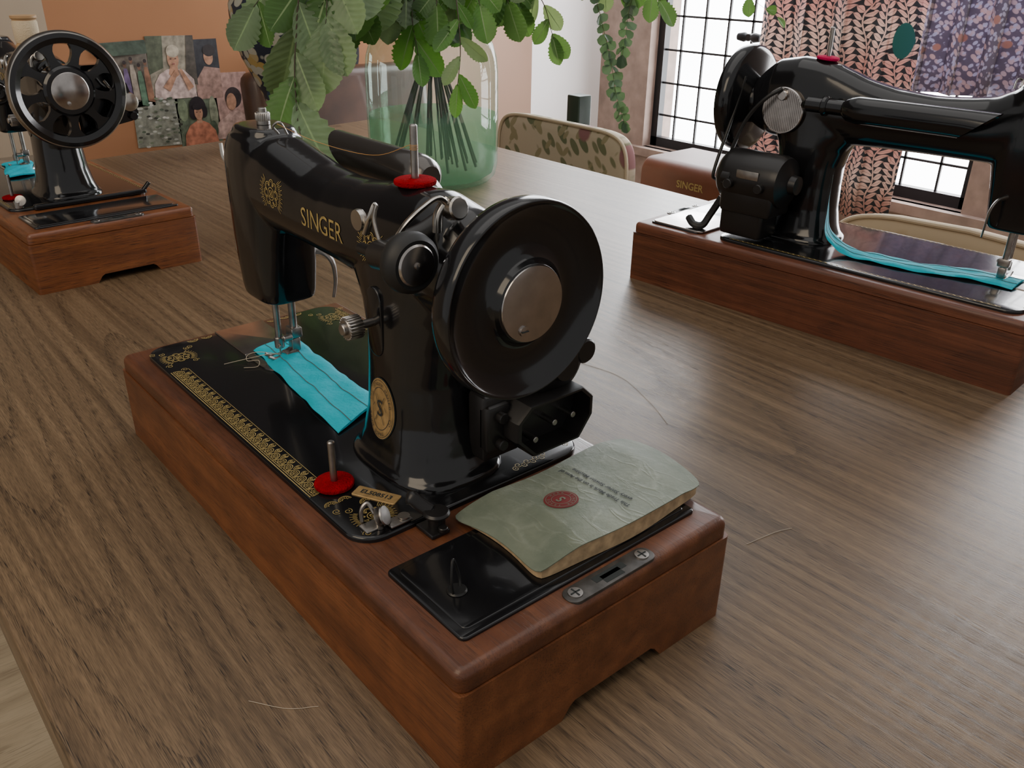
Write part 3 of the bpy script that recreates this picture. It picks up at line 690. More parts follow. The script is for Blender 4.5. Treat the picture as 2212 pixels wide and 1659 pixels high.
# ------------------------------------------------------------------ table
TZ=-.75
tb=empty('table',(.47,.4,TZ),0,'large dark oak dining table with open grain','table')
mb=MB();T=[(-.155,-1.1),(1.10,-1.1),(1.13,1.84),(-.155,1.69)]
def tr(z,ins): 
    c=(.47,.37);return [(x+(ins if x<c[0] else -ins)-.47,y+(ins if y<c[1] else -ins)-.4,z-TZ) for x,y in T]
mb.loft([tr(-.042,.004),tr(-.038,0),tr(-.004,0),tr(-.0012,.0012),tr(0,.004)])
mb.build('tabletop',M['table'],tb,ang=.5)
for (x,y) in ((0,-.9),(.95,-.9),(.95,1.72),(0,1.6)):
    mb=MB();mb.box(x-.04-.47,x+.04-.47,y-.04-.4,y+.04-.4,0,.709,b=.006);mb.build('leg',M['table'],tb)
mb=MB();mb.box(-.03-.47,-.005-.47,-.9-.4,1.6-.4,.62,.709);mb.box(.93-.47,.955-.47,-.9-.4,1.7-.4,.62,.709);mb.box(-.03-.47,.955-.47,-.92-.4,-.9-.4,.62,.709);mb.box(-.03-.47,.955-.47,1.6-.4,1.62-.4,.62,.709);mb.build('apron',M['table'],tb)
# ------------------------------------------------------------------ room
def st(o): o['kind']='structure';return o
m_floor=wood('floorboards',['#a3937a','#b7a78c','#c8b99e'],'#6e5e49',sc=(5,30,5),cath=(1,5,1),rings=6,poresc=(20,300,20),rough=.5,porestr=.4)
mb=MB();mb.add([(-3,-3,TZ),(2.44,-3,TZ),(2.44,2.3,TZ),(-3,2.3,TZ)],[(0,1,2,3)]);st(mb.build('floor',m_floor,smooth=False))
m_or=mat('terracotta_plaster',(.295,.135,.062,1),.9,var=.06,vscale=3);m_cream=mat('cream_plaster',(.32,.25,.18,1),.9);m_white=mat('white_plaster',(.90,.87,.86,1),.9);m_pk=mat('pink_tan_plaster',(.34,.215,.155,1),.9)
mb=MB();mb.box(-3,.44,2.3,2.4,TZ,.62,mi=1);mb.box(.44,1.5,2.3,2.4,TZ,.62,mi=0);mb.box(1.5,2.075,2.3,2.4,TZ,.62,mi=3);mb.box(2.075,2.54,2.3,2.4,TZ,1.9,mi=2);mb.box(-3,2.075,2.3,2.4,.62,1.9,mi=4)
m_dark_refl=wood('dark_reflection_wood',['#1c120c','#261910','#2f2015'],'#0c0705',sc=(20,20,2),cath=(3,3,.5),rings=12,poresc=(300,300,20),rough=.5)  # unseen dark upper wall, added to keep wall reflections in the bed dark
st(mb.build('wall_back',[m_or,m_cream,m_white,m_pk,m_dark_refl],smooth=False))
m_surr=mat('window_stone',(.34,.25,.21,1),.7,var=.2,vscale=20)
X0=2.44;sill=-.26
wins=[(1.24,2.05),(.80,1.14),(-.1,.70)]
mb=MB();mb.box(X0,X0+.16,-3,2.3,TZ,sill);mb.box(X0,X0+.16,-3,2.3,1.3,1.9)
ys=[2.3]+[q for w in wins for q in (w[1],w[0])]+[-3]
for k in range(0,len(ys),2): mb.box(X0,X0+.16,ys[k+1],ys[k],sill,1.3)
st(mb.build('wall_right',[m_surr],smooth=False))
m_frame=mat('black_iron',(.012,.013,.016,1),.4)
for i,(a,b) in enumerate(wins):
    mb=MB();x=X0+.06
    for q in ((a,a+.03),(b-.03,b)): mb.box(x-.015,x+.015,q[0],q[1],sill,1.3)
    mb.box(x-.015,x+.015,a,b,sill,sill+.035);mb.box(x-.015,x+.015,a,b,1.27,1.3)
    nc=max(2,round((b-a)/.105))
    for k in range(1,nc): y=a+(b-a)*k/nc;mb.box(x-.004,x+.004,y-.0035,y+.0035,sill,1.3)
    for k in range(1,14): z=sill+.118*k;mb.box(x-.004,x+.004,a,b,z-.0035,min(z+.0035,1.3))
    if i==0:
        yl=1.62
        mb.cyl((x-.06,yl,.165),(x-.01,yl,.165),.012);mb.lathe([(0,-.05),(.012,-.045),(.016,-.02),(.006,0),(.016,.02),(.012,.045),(0,.05)],(x-.05,yl,.165),'y',16)
    o=st(mb.build(f'window_{i+1}',m_frame))
mb=MB();mb.box(X0-.03,X0+.02,-1,2.12,sill-.03,sill);st(mb.build('trim_1',m_surr,smooth=False))
m_sky=mat('overcast_daylight',(.95,.975,1,1),.9,emit=13)
mb=MB();mb.add([(3.6,-3,-1),(3.6,4,-1),(3.6,4,2.6),(3.6,-3,2.6)],[(0,1,2,3)]);st(mb.build('sky_backdrop',m_sky,smooth=False))  # glowing sky backdrop added outside the windows, not a wall
# ------------------------------------------------------------------ patterned fabrics
def pattern(name,bg,leaf1,leaf2,sc,accent,asc,rough=.85,ths=(.30,.36),acc_r=.26,transl=0,rotx=.7):
    m,nt,b=newmat(name);N=nt.nodes;Lk=nt.links;tc=N.new('ShaderNodeTexCoord')
    def vor(rot,scale):
        q=N.new('ShaderNodeMapping');q.inputs['Rotation'].default_value=rot;Lk.new(tc.outputs['Object'],q.inputs['Vector'])
        q2=N.new('ShaderNodeMapping');q2.inputs['Scale'].default_value=scale;Lk.new(q.outputs[0],q2.inputs['Vector'])
        v=N.new('ShaderNodeTexVoronoi');v.inputs['Randomness'].default_value=.75;v.inputs['Scale'].default_value=1;Lk.new(q2.outputs[0],v.inputs['Vector']);return v
    def mask(v,a,bb):
        r=N.new('ShaderNodeValToRGB');r.color_ramp.elements[0].position=a;r.color_ramp.elements[0].color=(1,1,1,1);r.color_ramp.elements[1].position=bb;r.color_ramp.elements[1].color=(0,0,0,1)
        Lk.new(v.outputs['Distance'],r.inputs['Fac']);return r
    def mixc(f,a,bb):
        x=N.new('ShaderNodeMix');x.data_type='RGBA';Lk.new(f,x.inputs['Factor'])
        for s_,q in ((6,a),(7,bb)):
            if isinstance(q,tuple): x.inputs[s_].default_value=q
            else: Lk.new(q,x.inputs[s_])
        return x.outputs[2]
    v1=vor((rotx,0,0),sc);v2=vor((-rotx,0,0),sc)
    sp=N.new('ShaderNodeSeparateColor');Lk.new(v1.outputs['Color'],sp.inputs[0])
    cA=mixc(sp.outputs[0],leaf1,leaf2)
    c1=mixc(mask(v1,*ths).outputs['Color'],bg,cA)
    c2=mixc(mask(v2,ths[0]*.8,ths[1]*.8).outputs['Color'],c1,leaf2)
    if accent:
        v3=vor((0.2,0,0),asc);c2=mixc(mask(v3,acc_r,acc_r+.04).outputs['Color'],c2,accent)
    Lk.new(c2,b.inputs['Base Color']);b.inputs['Roughness'].default_value=rough
    if transl:
        t=N.new('ShaderNodeBsdfTranslucent');Lk.new(c2,t.inputs['Color']);mx=N.new('ShaderNodeMixShader');mx.inputs[0].default_value=transl
        out=N['Material Output'];Lk.new(b.outputs[0],mx.inputs[1]);Lk.new(t.outputs[0],mx.inputs[2]);Lk.new(mx.outputs[0],out.inputs['Surface'])
    return m
def frond(name,bg,c_a,c_b,acc,pitch=.052,leafp=.019,transl=.35):
    """leafy fronds along wandering stems (printed cotton)"""
    m,nt,b=newmat(name);N=nt.nodes;Lk=nt.links;tc=N.new('ShaderNodeTexCoord')
    sx=N.new('ShaderNodeSeparateXYZ');Lk.new(tc.outputs['Object'],sx.inputs[0])
    def mth(op,a,bb=None,c=None,clamp=False):
        q=N.new('ShaderNodeMath');q.operation=op;q.use_clamp=clamp
        for i_,v_ in enumerate((a,bb,c)):
            if v_ is None: continue
            if isinstance(v_,(int,float)): q.inputs[i_].default_value=v_
            else: Lk.new(v_,q.inputs[i_])
        return q.outputs[0]
    def nz(scale,seed):
        q=N.new('ShaderNodeTexNoise');q.inputs['Scale'].default_value=scale;q.inputs['Detail'].default_value=1
        mp=N.new('ShaderNodeMapping');mp.inputs['Location'].default_value=(seed,seed*2,seed);mp.inputs['Scale'].default_value=(.1,1,1);Lk.new(tc.outputs['Object'],mp.inputs['Vector']);Lk.new(mp.outputs[0],q.inputs['Vector']);return q.outputs['Fac']
    wob=mth('MULTIPLY',mth('SUBTRACT',nz(6,1),.5),2.6)
    u=mth('ADD',mth('MULTIPLY',sx.outputs['Y'],1/pitch),wob)
    cell=mth('FLOOR',u)
    a=mth('ABSOLUTE',mth('SUBTRACT',mth('FRACT',u),.5))
    side=mth('GREATER_THAN',mth('FRACT',u),.5)
    zz=mth('ADD',mth('MULTIPLY',sx.outputs['Z'],1/leafp),mth('ADD',mth('MULTIPLY',side,.5),mth('MULTIPLY',cell,.37)))
    c=mth('FRACT',mth('SUBTRACT',zz,mth('MULTIPLY',a,1.7)))
    d=mth('MULTIPLY',mth('ABSOLUTE',mth('SUBTRACT',c,.5)),2.0)
    # pointed-oval leaflet: half width follows a sine across the leaf length
    width=mth('SINE',mth('MULTIPLY',mth('MINIMUM',mth('MULTIPLY',a,2.1),1.0),3.0))
    leafm=mth('LESS_THAN',d,mth('MULTIPLY_ADD',width,.86,.02))
    stem=mth('LESS_THAN',a,.03)
    mk=mth('MAXIMUM',leafm,stem)
    mid=mth('MULTIPLY',mth('LESS_THAN',d,.07),.6)
    hue=mth('MULTIPLY_ADD',mth('SINE',mth('MULTIPLY',mth('FLOOR',zz),5.7)),.45,.5)
    def mixc(f_,x_,y_):
        x=N.new('ShaderNodeMix');x.data_type='RGBA';Lk.new(f_,x.inputs['Factor'])
        for s_,q in ((6,x_),(7,y_)):
            if isinstance(q,tuple): x.inputs[s_].default_value=q
            else: Lk.new(q,x.inputs[s_])
        return x.outputs[2]
    col=mixc(hue,c_a,c_b);col=mixc(mid,col,bg);col=mixc(mk,bg,col)
    v=N.new('ShaderNodeTexVoronoi');v.inputs['Scale'].default_value=1;mp=N.new('ShaderNodeMapping');mp.inputs['Scale'].default_value=(.5,8.5,5.2);Lk.new(tc.outputs['Object'],mp.inputs['Vector']);Lk.new(mp.outputs[0],v.inputs['Vector'])
    col=mixc(mth('LESS_THAN',v.outputs['Distance'],.25),col,acc)
    Lk.new(col,b.inputs['Base Color']);b.inputs['Roughness'].default_value=.85
    t=N.new('ShaderNodeBsdfTranslucent');Lk.new(col,t.inputs['Color']);mx=N.new('ShaderNodeMixShader');mx.inputs[0].default_value=transl
    out=N['Material Output'];Lk.new(b.outputs[0],mx.inputs[1]);Lk.new(t.outputs[0],mx.inputs[2]);Lk.new(mx.outputs[0],out.inputs['Surface'])
    return m
m_cur=frond('leaf_print_curtain',(.05,.055,.065,1),(.64,.38,.34,1),(.72,.56,.49,1),(.035,.15,.14,1))
m_cur2=pattern('floral_print_drape',(.20,.17,.24,1),(.56,.42,.44,1),(.48,.46,.60,1),(4,90,60),(.44,.26,.24,1),(3,20,20),ths=(.42,.5),transl=.4,acc_r=.2)
m_tap=pattern('tapestry_upholstery',(.50,.42,.31,1),(.13,.15,.08,1),(.30,.26,.15,1),(2,36,16),(.26,.12,.12,1),(1,9.5,9),ths=(.38,.44),acc_r=.28)
m_cush=pattern('cream_upholstery',(.50,.40,.27,1),(.42,.30,.17,1),(.46,.35,.22,1),(3,14,9),(.40,.20,.13,1),(2,7,5),ths=(.2,.30),acc_r=.2)
m_urn=pattern('painted_ceramic',(.012,.018,.035,1),(.36,.24,.05,1),(.36,.36,.31,1),(24,36,34),(.02,.05,.10,1),(12,14,14),rough=.5,ths=(.46,.52),acc_r=.22)
def curtain(name,y0,y1,zt,zb,x,mt,label,folds,amp=.035):
    mb=MB();n=120;rows=14;rings=[]
    for r in range(rows+1):
        t=r/rows;row=[]
        for i in range(n+1):
            s=i/n;y=y0+(y1-y0)*s;zbb=zb(s);z=zt+(zbb-zt)*t
            row.append((x+amp*math.sin(s*folds*2*pi+.5*math.sin(3*t+s*4))*(.6+.4*t)+.01*math.sin(s*31+t*4),y+.012*math.sin(s*folds*2*pi*2),z))
        rings.append(row)
    mb.loft(rings,closed=False,cap=False)
    o=mb.build(name,mt,None,ang=3);sd=o.modifiers.new('s','SOLIDIFY');sd.thickness=.002
    return tag(o,label,'curtain')
curtain('curtain',.945,1.475,1.28,lambda s:-.30,2.30,m_cur,'pink leaf-print curtain on dark green ground by the window',4,.022)
def zb2(s):
    return .085+(.5*max(0,.55-s)**1.6*2.2)
curtain('curtain_drape',.46,.94,1.28,zb2,2.26,m_cur2,'gathered multicoloured floral drape beside the window',5,.035)
# ------------------------------------------------------------------ chairs
m_dw=mat('dark_walnut',(.05,.025,.015,1),.4);m_pipe=mat('cream_piping',(.55,.45,.32,1),.8)
def upch(x,y0,y1,ztop,m,label,hump):
    ch=empty('dining_chair',(x,(y0+y1)/2,TZ),0,label,'chair','upholstered chairs along the table')
    wy=(y1-y0)/2;h=ztop-TZ
    mb=MB();rings=[]
    def outline(ins):
        pts=[]
        for a,b in sup(0,0,wy-ins,.5,64,7):
            zz=(h-.22)+b/.5*(.22-ins)
            if b>0: zz+=hump*(1-(a/wy)**2)-hump
            pts.append((a,zz))
        return pts
    for xo,ins in ((-.022,.026),(-.020,.010),(-.014,.002),(-.006,0),(.006,0),(.014,.002),(.020,.010),(.022,.026)):
        rings.append([(xo,a,z) for a,z in outline(ins)])
    mb.loft(rings);back=mb.build('backrest',m,ch,ang=1.0)
    mb=MB();ol=outline(.001);
    pts=[(-.018,a,z) for a,z in ol];mb.tube(pts+[pts[0]],.0045,seg=8);mb.build('piping',m_pipe,back)
    mb=MB();mb.rprism(-.26,-.015,-wy+.01,wy-.01,.38,.46,r=.04,bev=.02,bb=.01);mb.build('seat',m,ch)
    for lx in (-.23,-.0):
        for ly in (-wy+.03,wy-.03):
            mb=MB();mb.cyl((lx,ly,0),(lx,ly,.385 if lx<-.1 else .41),.014,.02);mb.build('leg',m_dw,ch)
    return ch
upch(1.37,1.135,1.615,.030,m_tap,'cream tapestry dining chair with woven roses and leaf vines',.0)
upch(1.37,.08,.60,-.012,m_cush,'cream upholstered chair with curved back at the table edge',.02)
m_lea=mat('brown_leather',(.06,.028,.016,1),.4,var=.3,vscale=12,coat=.15)
ch=empty('armchair',(1.16,2.04,TZ),0,'dark brown leather armchair at the far table end','chair')
mb=MB();mb.rprism(-.30,.30,-.05,.05,.40,.86,r=.045,bev=.03,bb=.02);mb.xform(Matrix.Rotation(-.1,4,'X'));mb.build('backrest',m_lea,ch)
mb=MB();mb.rprism(-.26,.26,-.17,-.0,.30,.44,r=.03,bev=.03,bb=.02);mb.build('seat',m_lea,ch)
for lx in (-.22,.22):
    for ly in (-.14,.02):
        mb=MB();mb.cyl((lx,ly,0),(lx,ly,.32 if ly<0 else .42),.018,.024);mb.build('leg',m_dw,ch)
bn=empty('window_bench',(1.66,1.2,TZ),0,'plain dark wooden bench below the window','bench')
mb=MB();mb.box(-.21,.21,-.62,.72,.46,.50,b=.005);mb.build('bench_top',m_dw,bn)
for lx in (-.18,.18):
    for ly in (-.58,.68):
        mb=MB();mb.box(lx-.02,lx+.02,ly-.02,ly+.02,0,.461,b=.003);mb.build('leg',m_dw,bn)
m_case=mat('tan_bentwood',(.14,.045,.022,1),.5,var=.15,vscale=10)
cs=empty('machine_case',(1.58,1.00,-.25),0,'brown bentwood carrying case with gilt lettering on the bench','case')
mb=MB();rings=[]
for k,(y,ins) in enumerate([(-.20,.008),(-.196,.002),(-.19,0),(.19,0),(.196,.002),(.20,.008)]):
    pr=[(-.11+ins,.0)]+[(-.11+ins+.035*(1-math.cos(a)),.174-ins+.035*math.sin(a)+.0) for a in [pi/2*q/10 for q in range(11)]]
    pr+= [(-x_,z_) for x_,z_ in pr[::-1]]
    rings.append([(x_,y,z_) for x_,z_ in pr])
mb.loft(rings);cb_=mb.build('case_body',m_case,cs,ang=.6)
mb=MB();v,f=textgeo('SINGER',.024,True);mb.add([(-.1105,.040-u,.163+w) for u,w in v],f);mb.build('gilt_lettering',M['gold'],cb_,smooth=False)
m_tin=mat('dark_green_tin',(.018,.035,.025,1),.4)
mb=MB();mb.box(-.026,.026,-.026,.026,0,.285,b=.004);o=mb.build('tin_box',m_tin);o.location=(1.70,1.66,-.25);tag(o,'tall square dark green tin on the bench','tin')
# ------------------------------------------------------------------ vase
def glassmat(name,tint,edge,diff=.0,dcol=(.5,.7,.5,1),ior=1.35):
    m=bpy.data.materials.new(name);m.use_nodes=True;nt=m.node_tree;N=nt.nodes;Lk=nt.links
    for n_ in list(N):
        if n_.type!='OUTPUT_MATERIAL': N.remove(n_)
    out=[n_ for n_ in N if n_.type=='OUTPUT_MATERIAL'][0]
    lw=N.new('ShaderNodeLayerWeight');lw.inputs['Blend'].default_value=.25
    mc=N.new('ShaderNodeMix');mc.data_type='RGBA';Lk.new(lw.outputs['Facing'],mc.inputs['Factor']);mc.inputs[6].default_value=tint;mc.inputs[7].default_value=edge
    tr_=N.new('ShaderNodeBsdfTransparent');Lk.new(mc.outputs[2],tr_.inputs['Color'])
    gl=N.new('ShaderNodeBsdfGlossy');gl.inputs['Roughness'].default_value=.03;gl.inputs['Color'].default_value=(1,1,1,1)
    rf=N.new('ShaderNodeMath');rf.operation='MULTIPLY_ADD';rf.inputs[1].default_value=.35;rf.inputs[2].default_value=.04
    pw=N.new('ShaderNodeMath');pw.operation='POWER';pw.inputs[1].default_value=3;Lk.new(lw.outputs['Facing'],pw.inputs[0]);Lk.new(pw.outputs[0],rf.inputs[0])
    mx=N.new('ShaderNodeMixShader');Lk.new(rf.outputs[0],mx.inputs[0]);Lk.new(tr_.outputs[0],mx.inputs[1]);Lk.new(gl.outputs[0],mx.inputs[2])
    last=mx
    if diff:
        d=N.new('ShaderNodeBsdfDiffuse');d.inputs['Color'].default_value=dcol
        d2=N.new('ShaderNodeBsdfTranslucent');d2.inputs['Color'].default_value=dcol
        a_=N.new('ShaderNodeMixShader');a_.inputs[0].default_value=.5;Lk.new(d.outputs[0],a_.inputs[1]);Lk.new(d2.outputs[0],a_.inputs[2])
        m2=N.new('ShaderNodeMixShader');m2.inputs[0].default_value=diff;Lk.new(mx.outputs[0],m2.inputs[1]);Lk.new(a_.outputs[0],m2.inputs[2]);last=m2
    Lk.new(last.outputs[0],out.inputs['Surface']);return m
m_glass=glassmat('green_glass',(.94,.985,.96,1),(.55,.75,.66,1),diff=.03,dcol=(.75,.95,.85,1))
m_water=glassmat('green_water',(.74,.90,.80,1),(.48,.74,.60,1),diff=.24,dcol=(.30,.52,.36,1))
VX,VY=.812,1.157
vs=empty('vase',(VX,VY,0),0,'large clear green glass vase with water and cut branches','vase')
pr=[(0,.002),(.095,.002),(.110,.005),(.120,.015),(.1245,.035),(.1255,.12),(.125,.205),(.122,.232),(.115,.254),(.104,.270),(.093,.282),(.086,.292),(.083,.302),(.083,.322),(.088,.330),(.091,.334),(.088,.337)]
mb=MB();mb.lathe(pr,(0,0,0),'z',72,cap=False)
mb.build('glass_body',m_glass,vs,ang=1.0)
mb=MB();mb.lathe([(0,.008),(.100,.010),(.115,.020),(.121,.04),(.122,.128),(0,.128)],(0,0,0),'z',64,cap=False);mb.build('water',m_water,vs,ang=.8)
ur=MB();ur.lathe([(0,0),(.050,0),(.052,.008),(.036,.02),(.028,.04),(.036,.075),(.060,.13),(.088,.19),(.104,.25),(.104,.30),(.084,.345),(.062,.365),(.070,.385),(.066,.385),(.058,.365),(.080,.34),(.0,.33)],(0,0,0),'z',56,cap=False)
uo=ur.build('urn',m_urn,None,ang=1);uo.location=(.760,1.665,0);tag(uo,'dark blue ceramic urn painted with yellow flowers','urn')
mh=mat('black_felt',(.008,.008,.009,1),.9)
mb=MB();mb.lathe([(0,0),(.135,0),(.138,-.004),(.132,-.008),(.080,-.012),(.078,-.05),(.070,-.085),(.050,-.10),(0,-.105)],(0,0,0),'y',48);o=mb.build('hat',mh);o.location=(1.20,2.299,.125);tag(o,'black round felt hat hanging on the orange wall','hat')
# ------------------------------------------------------------------ photo prints
def flat(c,r=.5): return mat('print_%02x%02x%02x'%tuple(int(min(1,max(0,q))*255) for q in c),(c[0],c[1],c[2],1),r,var=.45,vscale=55)
def prnt(X,Z,w,h,items,label,rot=0):
    cols=[];mb=MB()
    def ci(c):
        if c not in cols: cols.append(c)
        return cols.index(c)
    mb.box(-w/2,w/2,-.0008,0,-h/2,h/2,mi=ci(items[0]))
    y=-.0012
    for it in items[1:]:
        k,c=it[0],it[1]
        fn=lambda u,v,y=y:(max(-w/2,min(w/2,u*w)),y,max(-h/2,min(h/2,v*h)))
        if k=='e': disc2(mb,it[2],it[3],it[4],fn,mi=ci(c),ry=it[5],n=22)
        else: mb.add([fn(a,b) for a,b in it[2]],[tuple(range(len(it[2])))],ci(c))
        y-=.0003
    o=mb.build('photo_print',[flat(c) for c in cols],None,smooth=False);o.location=(X,2.2995,Z);o.rotation_euler=(0,rot,0)
    tag(o,label,'photo','photo prints pinned to the orange wall');return o
sk1=(.36,.19,.12);sk2=(.16,.08,.05)
prnt(.741,.11,.132,.165,[(.24,.21,.16),('p',(.07,.08,.05),[(-.5,-.1),(-.2,0),(-.15,.5),(-.5,.5)]),('p',(.06,.05,.04),[(.25,-.2),(.5,-.3),(.5,.5),(.35,.5)]),('p',(.48,.36,.33),[(-.45,-.5),(.45,-.5),(.42,-.2),(.22,-.04),(.08,-.02),(-.12,-.02),(-.3,-.1),(-.42,-.25)]),('p',sk1,[(-.06,.02),(.10,.02),(.12,-.12),(.0,-.18),(-.1,-.1)]),('e',sk1,.02,.13,.12,.15),('e',(.36,.31,.24),.03,.26,.135,.10),('p',(.36,.31,.24),[(-.10,.2),(.16,.22),(.13,.3),(-.06,.3)]),('p',sk1,[(-.25,-.3),(.05,-.03),(.1,-.08),(-.12,-.38)]),('p',sk1,[(.28,-.38),(.12,-.04),(.17,-.02),(.40,-.32)]),('e',(.06,.03,.02),-.03,.14,.022,.008),('e',(.06,.03,.02),.07,.14,.022,.008),('e',(.25,.08,.07),.02,.06,.03,.010)],'photo of a person in headwrap and pale dress',.02)
crowd=[(.13,.11,.09)]
for i in range(7):
    x=-.42+.14*i;dz=.06*math.sin(i*2.1);crowd+=[('p',[(.28,.22,.09),(.10,.14,.22),(.28,.11,.13),(.12,.08,.16),(.25,.21,.17),(.08,.14,.09),(.2,.1,.06)][i],[(x-.07,-.42+dz),(x+.07,-.45+dz),(x+.06,-.05+dz),(x+.035,.10+dz),(x-.035,.10+dz),(x-.06,-.05+dz)]),('e',sk2,x,.16+dz,.035,.045),('e',(.03,.02,.02),x,.19+dz,.036,.03)]
crowd+=[('p',(.05,.07,.05),[(-.5,.30),(.5,.30),(.5,.5),(-.5,.5)])]
prnt(.612,.098,.128,.17,crowd,'photo of a group of people in colourful clothes',-.03)
prnt(.838,.100,.075,.16,[(.025,.025,.03),('p',(.28,.17,.14),[(-.5,-.5),(.5,-.5),(.5,.0),(-.1,.05),(-.5,-.2)]),('e',sk1,.1,.2,.18,.13),('e',(.02,.015,.015),.15,.31,.24,.1)],'dark photo of a person with bare shoulder',.0)
fol=[(.20,.20,.16)]
random.seed(3)
for i in range(70): fol.append(('e',random.choice([(.07,.09,.06),(.33,.33,.29),(.12,.14,.09),(.42,.40,.36),(.04,.04,.03)]),random.uniform(-.47,.47),random.uniform(-.47,.47),.045,.022))
prnt(.676,-.030,.125,.135,fol,'photo of silvery leaves and water',.03)
prnt(.795,-.036,.122,.155,[(.10,.12,.08),('e',(.15,.18,.11),-.35,.2,.12,.2),('e',(.18,.19,.13),.38,.1,.1,.3),('e',(.06,.08,.05),.33,-.2,.1,.16),('p',(.40,.15,.09),[(-.42,-.5),(.42,-.5),(.36,-.22),(.22,-.08),(.08,-.02),(-.08,-.02),(-.24,-.08),(-.38,-.24)]),('p',sk1,[(-.06,.04),(.06,.04),(.07,-.06),(-.07,-.06)]),('e',(.015,.010,.012),.0,.22,.20,.20),('e',(.015,.010,.012),-.12,.14,.10,.12),('e',(.015,.010,.012),.13,.15,.09,.12),('e',sk1,.0,.13,.10,.13),('e',(.015,.010,.012),.0,.24,.13,.06),('e',(.06,.02,.02),-.04,.14,.018,.007),('e',(.06,.02,.02),.045,.14,.018,.007)],'photo of a dark-haired person in orange among leaves',-.02)
prnt(.893,-.005,.115,.185,[(.34,.21,.18),('p',(.44,.29,.25),[(-.5,-.5),(.5,-.5),(.5,-.2),(.2,-.08),(0,-.1),(-.5,-.3)]),('e',(.03,.02,.02),.1,.12,.22,.16),('e',sk1,.04,.06,.13,.13)],'pink-toned photo of a person resting',.02)
# ------------------------------------------------------------------ branches
def leafmat(n,c): return mat(n,c,.38,var=.3,vscale=18,transl=.25)
LM=[leafmat('beech_leaf',(.075,.165,.045,1)),leafmat('beech_leaf_pale',(.155,.235,.12,1)),leafmat('eucalyptus_leaf',(.065,.12,.07,1)),leafmat('fresh_leaf',(.08,.21,.035,1))]
m_vein=mat('leaf_midrib',(.22,.32,.14,1),.5)
m_stem=mat('twig_bark',(.055,.042,.026,1),.7);m_stemg=mat('green_stem',(.10,.13,.04,1),.6)
def leaf(mb,p,d,n,Lf,Wf,fold=.12,mi=0,pleat=.03,N=12,curl=0.0):
    d=Vector(d).normalized();n=Vector(n);n=(n-d*n.dot(d)).normalized();s_=d.cross(n);V=[];S=(-1,-.6,-.045,.045,.6,1);K=len(S)
    for i in range(N+1):
        t=i/N;w=Wf/2*(math.sin(pi*min(1,t**.85))**.85 if 0<t<1 else 0.0)+.0002
        for s in S:
            al=(t+.17*abs(s)*math.sin(pi*t))*Lf
            hh=fold*abs(s)*w+(pleat*Wf*(1 if i%2 else -1)*min(1,abs(s)*1.5) if 0<i<N else 0)-curl*Lf*t*t
            V.append(Vector(p)+d*al+s_*(s*w*(1+.06*(1 if i%2 else -1)*(abs(s)>.9)))+n*hh)
    F=[];F2=[]
    for i in range(N):
        for j in range(K-1):
            q=(i*K+j,i*K+j+1,(i+1)*K+j+1,(i+1)*K+j)
            (F2 if j==2 else F).append(q)
    o=len(mb.v);mb.add(V,F,mi);mb.f+=[tuple(a+o for a in q) for q in F2];mb.m+=[2]*len(F2)
rb=random.Random(11)
VN=Vector((-.62,-.70,.35))
def branch(pts,leafL,leafW,step,mi,label,start=.35,stem=.0022,droop=.6,round_=False,pale=.3,name='cut_branch',jit=.5,side_=.75):
    P=catmull(pts,14);n=len(P)
    o=MB();o.tube(P,stem,seg=7,rad=[stem*(1-.75*i/n) for i in range(n)]);ob=o.build(name,m_stem if not round_ else m_stemg);tag(ob,label,'branch','cut branches in the glass vase')
    lb=MB();acc=0;side=1
    tot=sum((P[i+1]-P[i]).length for i in range(n-1));ln=0
    for i in range(n-1):
        seg=(P[i+1]-P[i]);ln+=seg.length;acc+=seg.length
        if ln/tot<start: acc=0;continue
        if acc>=step or i==n-2:
            acc=0
            t=seg.normalized()
            for q in ((side,) if not round_ else (1,-1)):
                sdd=t.cross(VN).normalized()*q
                d=t*.5+sdd*side_+Vector((0,0,-droop))+Vector((rb.uniform(-1,1),rb.uniform(-1,1),rb.uniform(-1,1)))*jit*.5
                if i==n-2: d=t+Vector((0,0,-.3))
                nn=VN+Vector((rb.uniform(-1,1),rb.uniform(-1,1),rb.uniform(-1,1)))*jit
                k=rb.uniform(.78,1.15)
                leaf(lb,P[i],d,nn,leafL*k,leafW*k,fold=rb.uniform(.05,.3),mi=1 if rb.random()<pale else 0,pleat=.040 if not round_ else 0,curl=rb.uniform(-.1,.18),N=22 if not round_ else 6)
            side=-side
    mats=[LM[mi],LM[1 if mi!=2 else 2],m_vein if not round_ else LM[2]]
    lb.build('leaves',mats,ob,ang=3,recalc=False)
    return ob
def inv(a,b,top):
    return [(VX+a,VY+b,.03),(VX+a*.3,VY+b*.3,.20),(VX+top[0],VY+top[1],.345)]
LB='leafy beech branch drooping from the glass vase'
LE='trailing eucalyptus stem with small round leaves in vase'
branch(inv(.04,.03,(-.03,-.02))+[(.64,1.05,.40),(.48,.985,.375),(.432,.955,.28),(.412,.930,.20),(.402,.905,.165)],.106,.062,.030,0,LB,.48,pale=.75,droop=1.1,side_=.6)
branch(inv(.03,-.02,(-.05,.0))+[(.62,1.10,.42),(.48,1.06,.38),(.41,1.03,.33)],.085,.048,.03,0,LB,.45,pale=.6,droop=.9)
branch(inv(.05,-.01,(-.04,-.03))+[(.60,1.00,.43),(.50,.95,.39),(.472,.935,.31)],.106,.062,.030,0,LB,.48,pale=.75,droop=1.1,side_=.6)
branch(inv(.05,.02,(-.045,.01))+[(.66,1.07,.41),(.56,1.02,.39),(.53,.99,.34)],.085,.050,.028,0,LB,.45,pale=.4,droop=1.0)
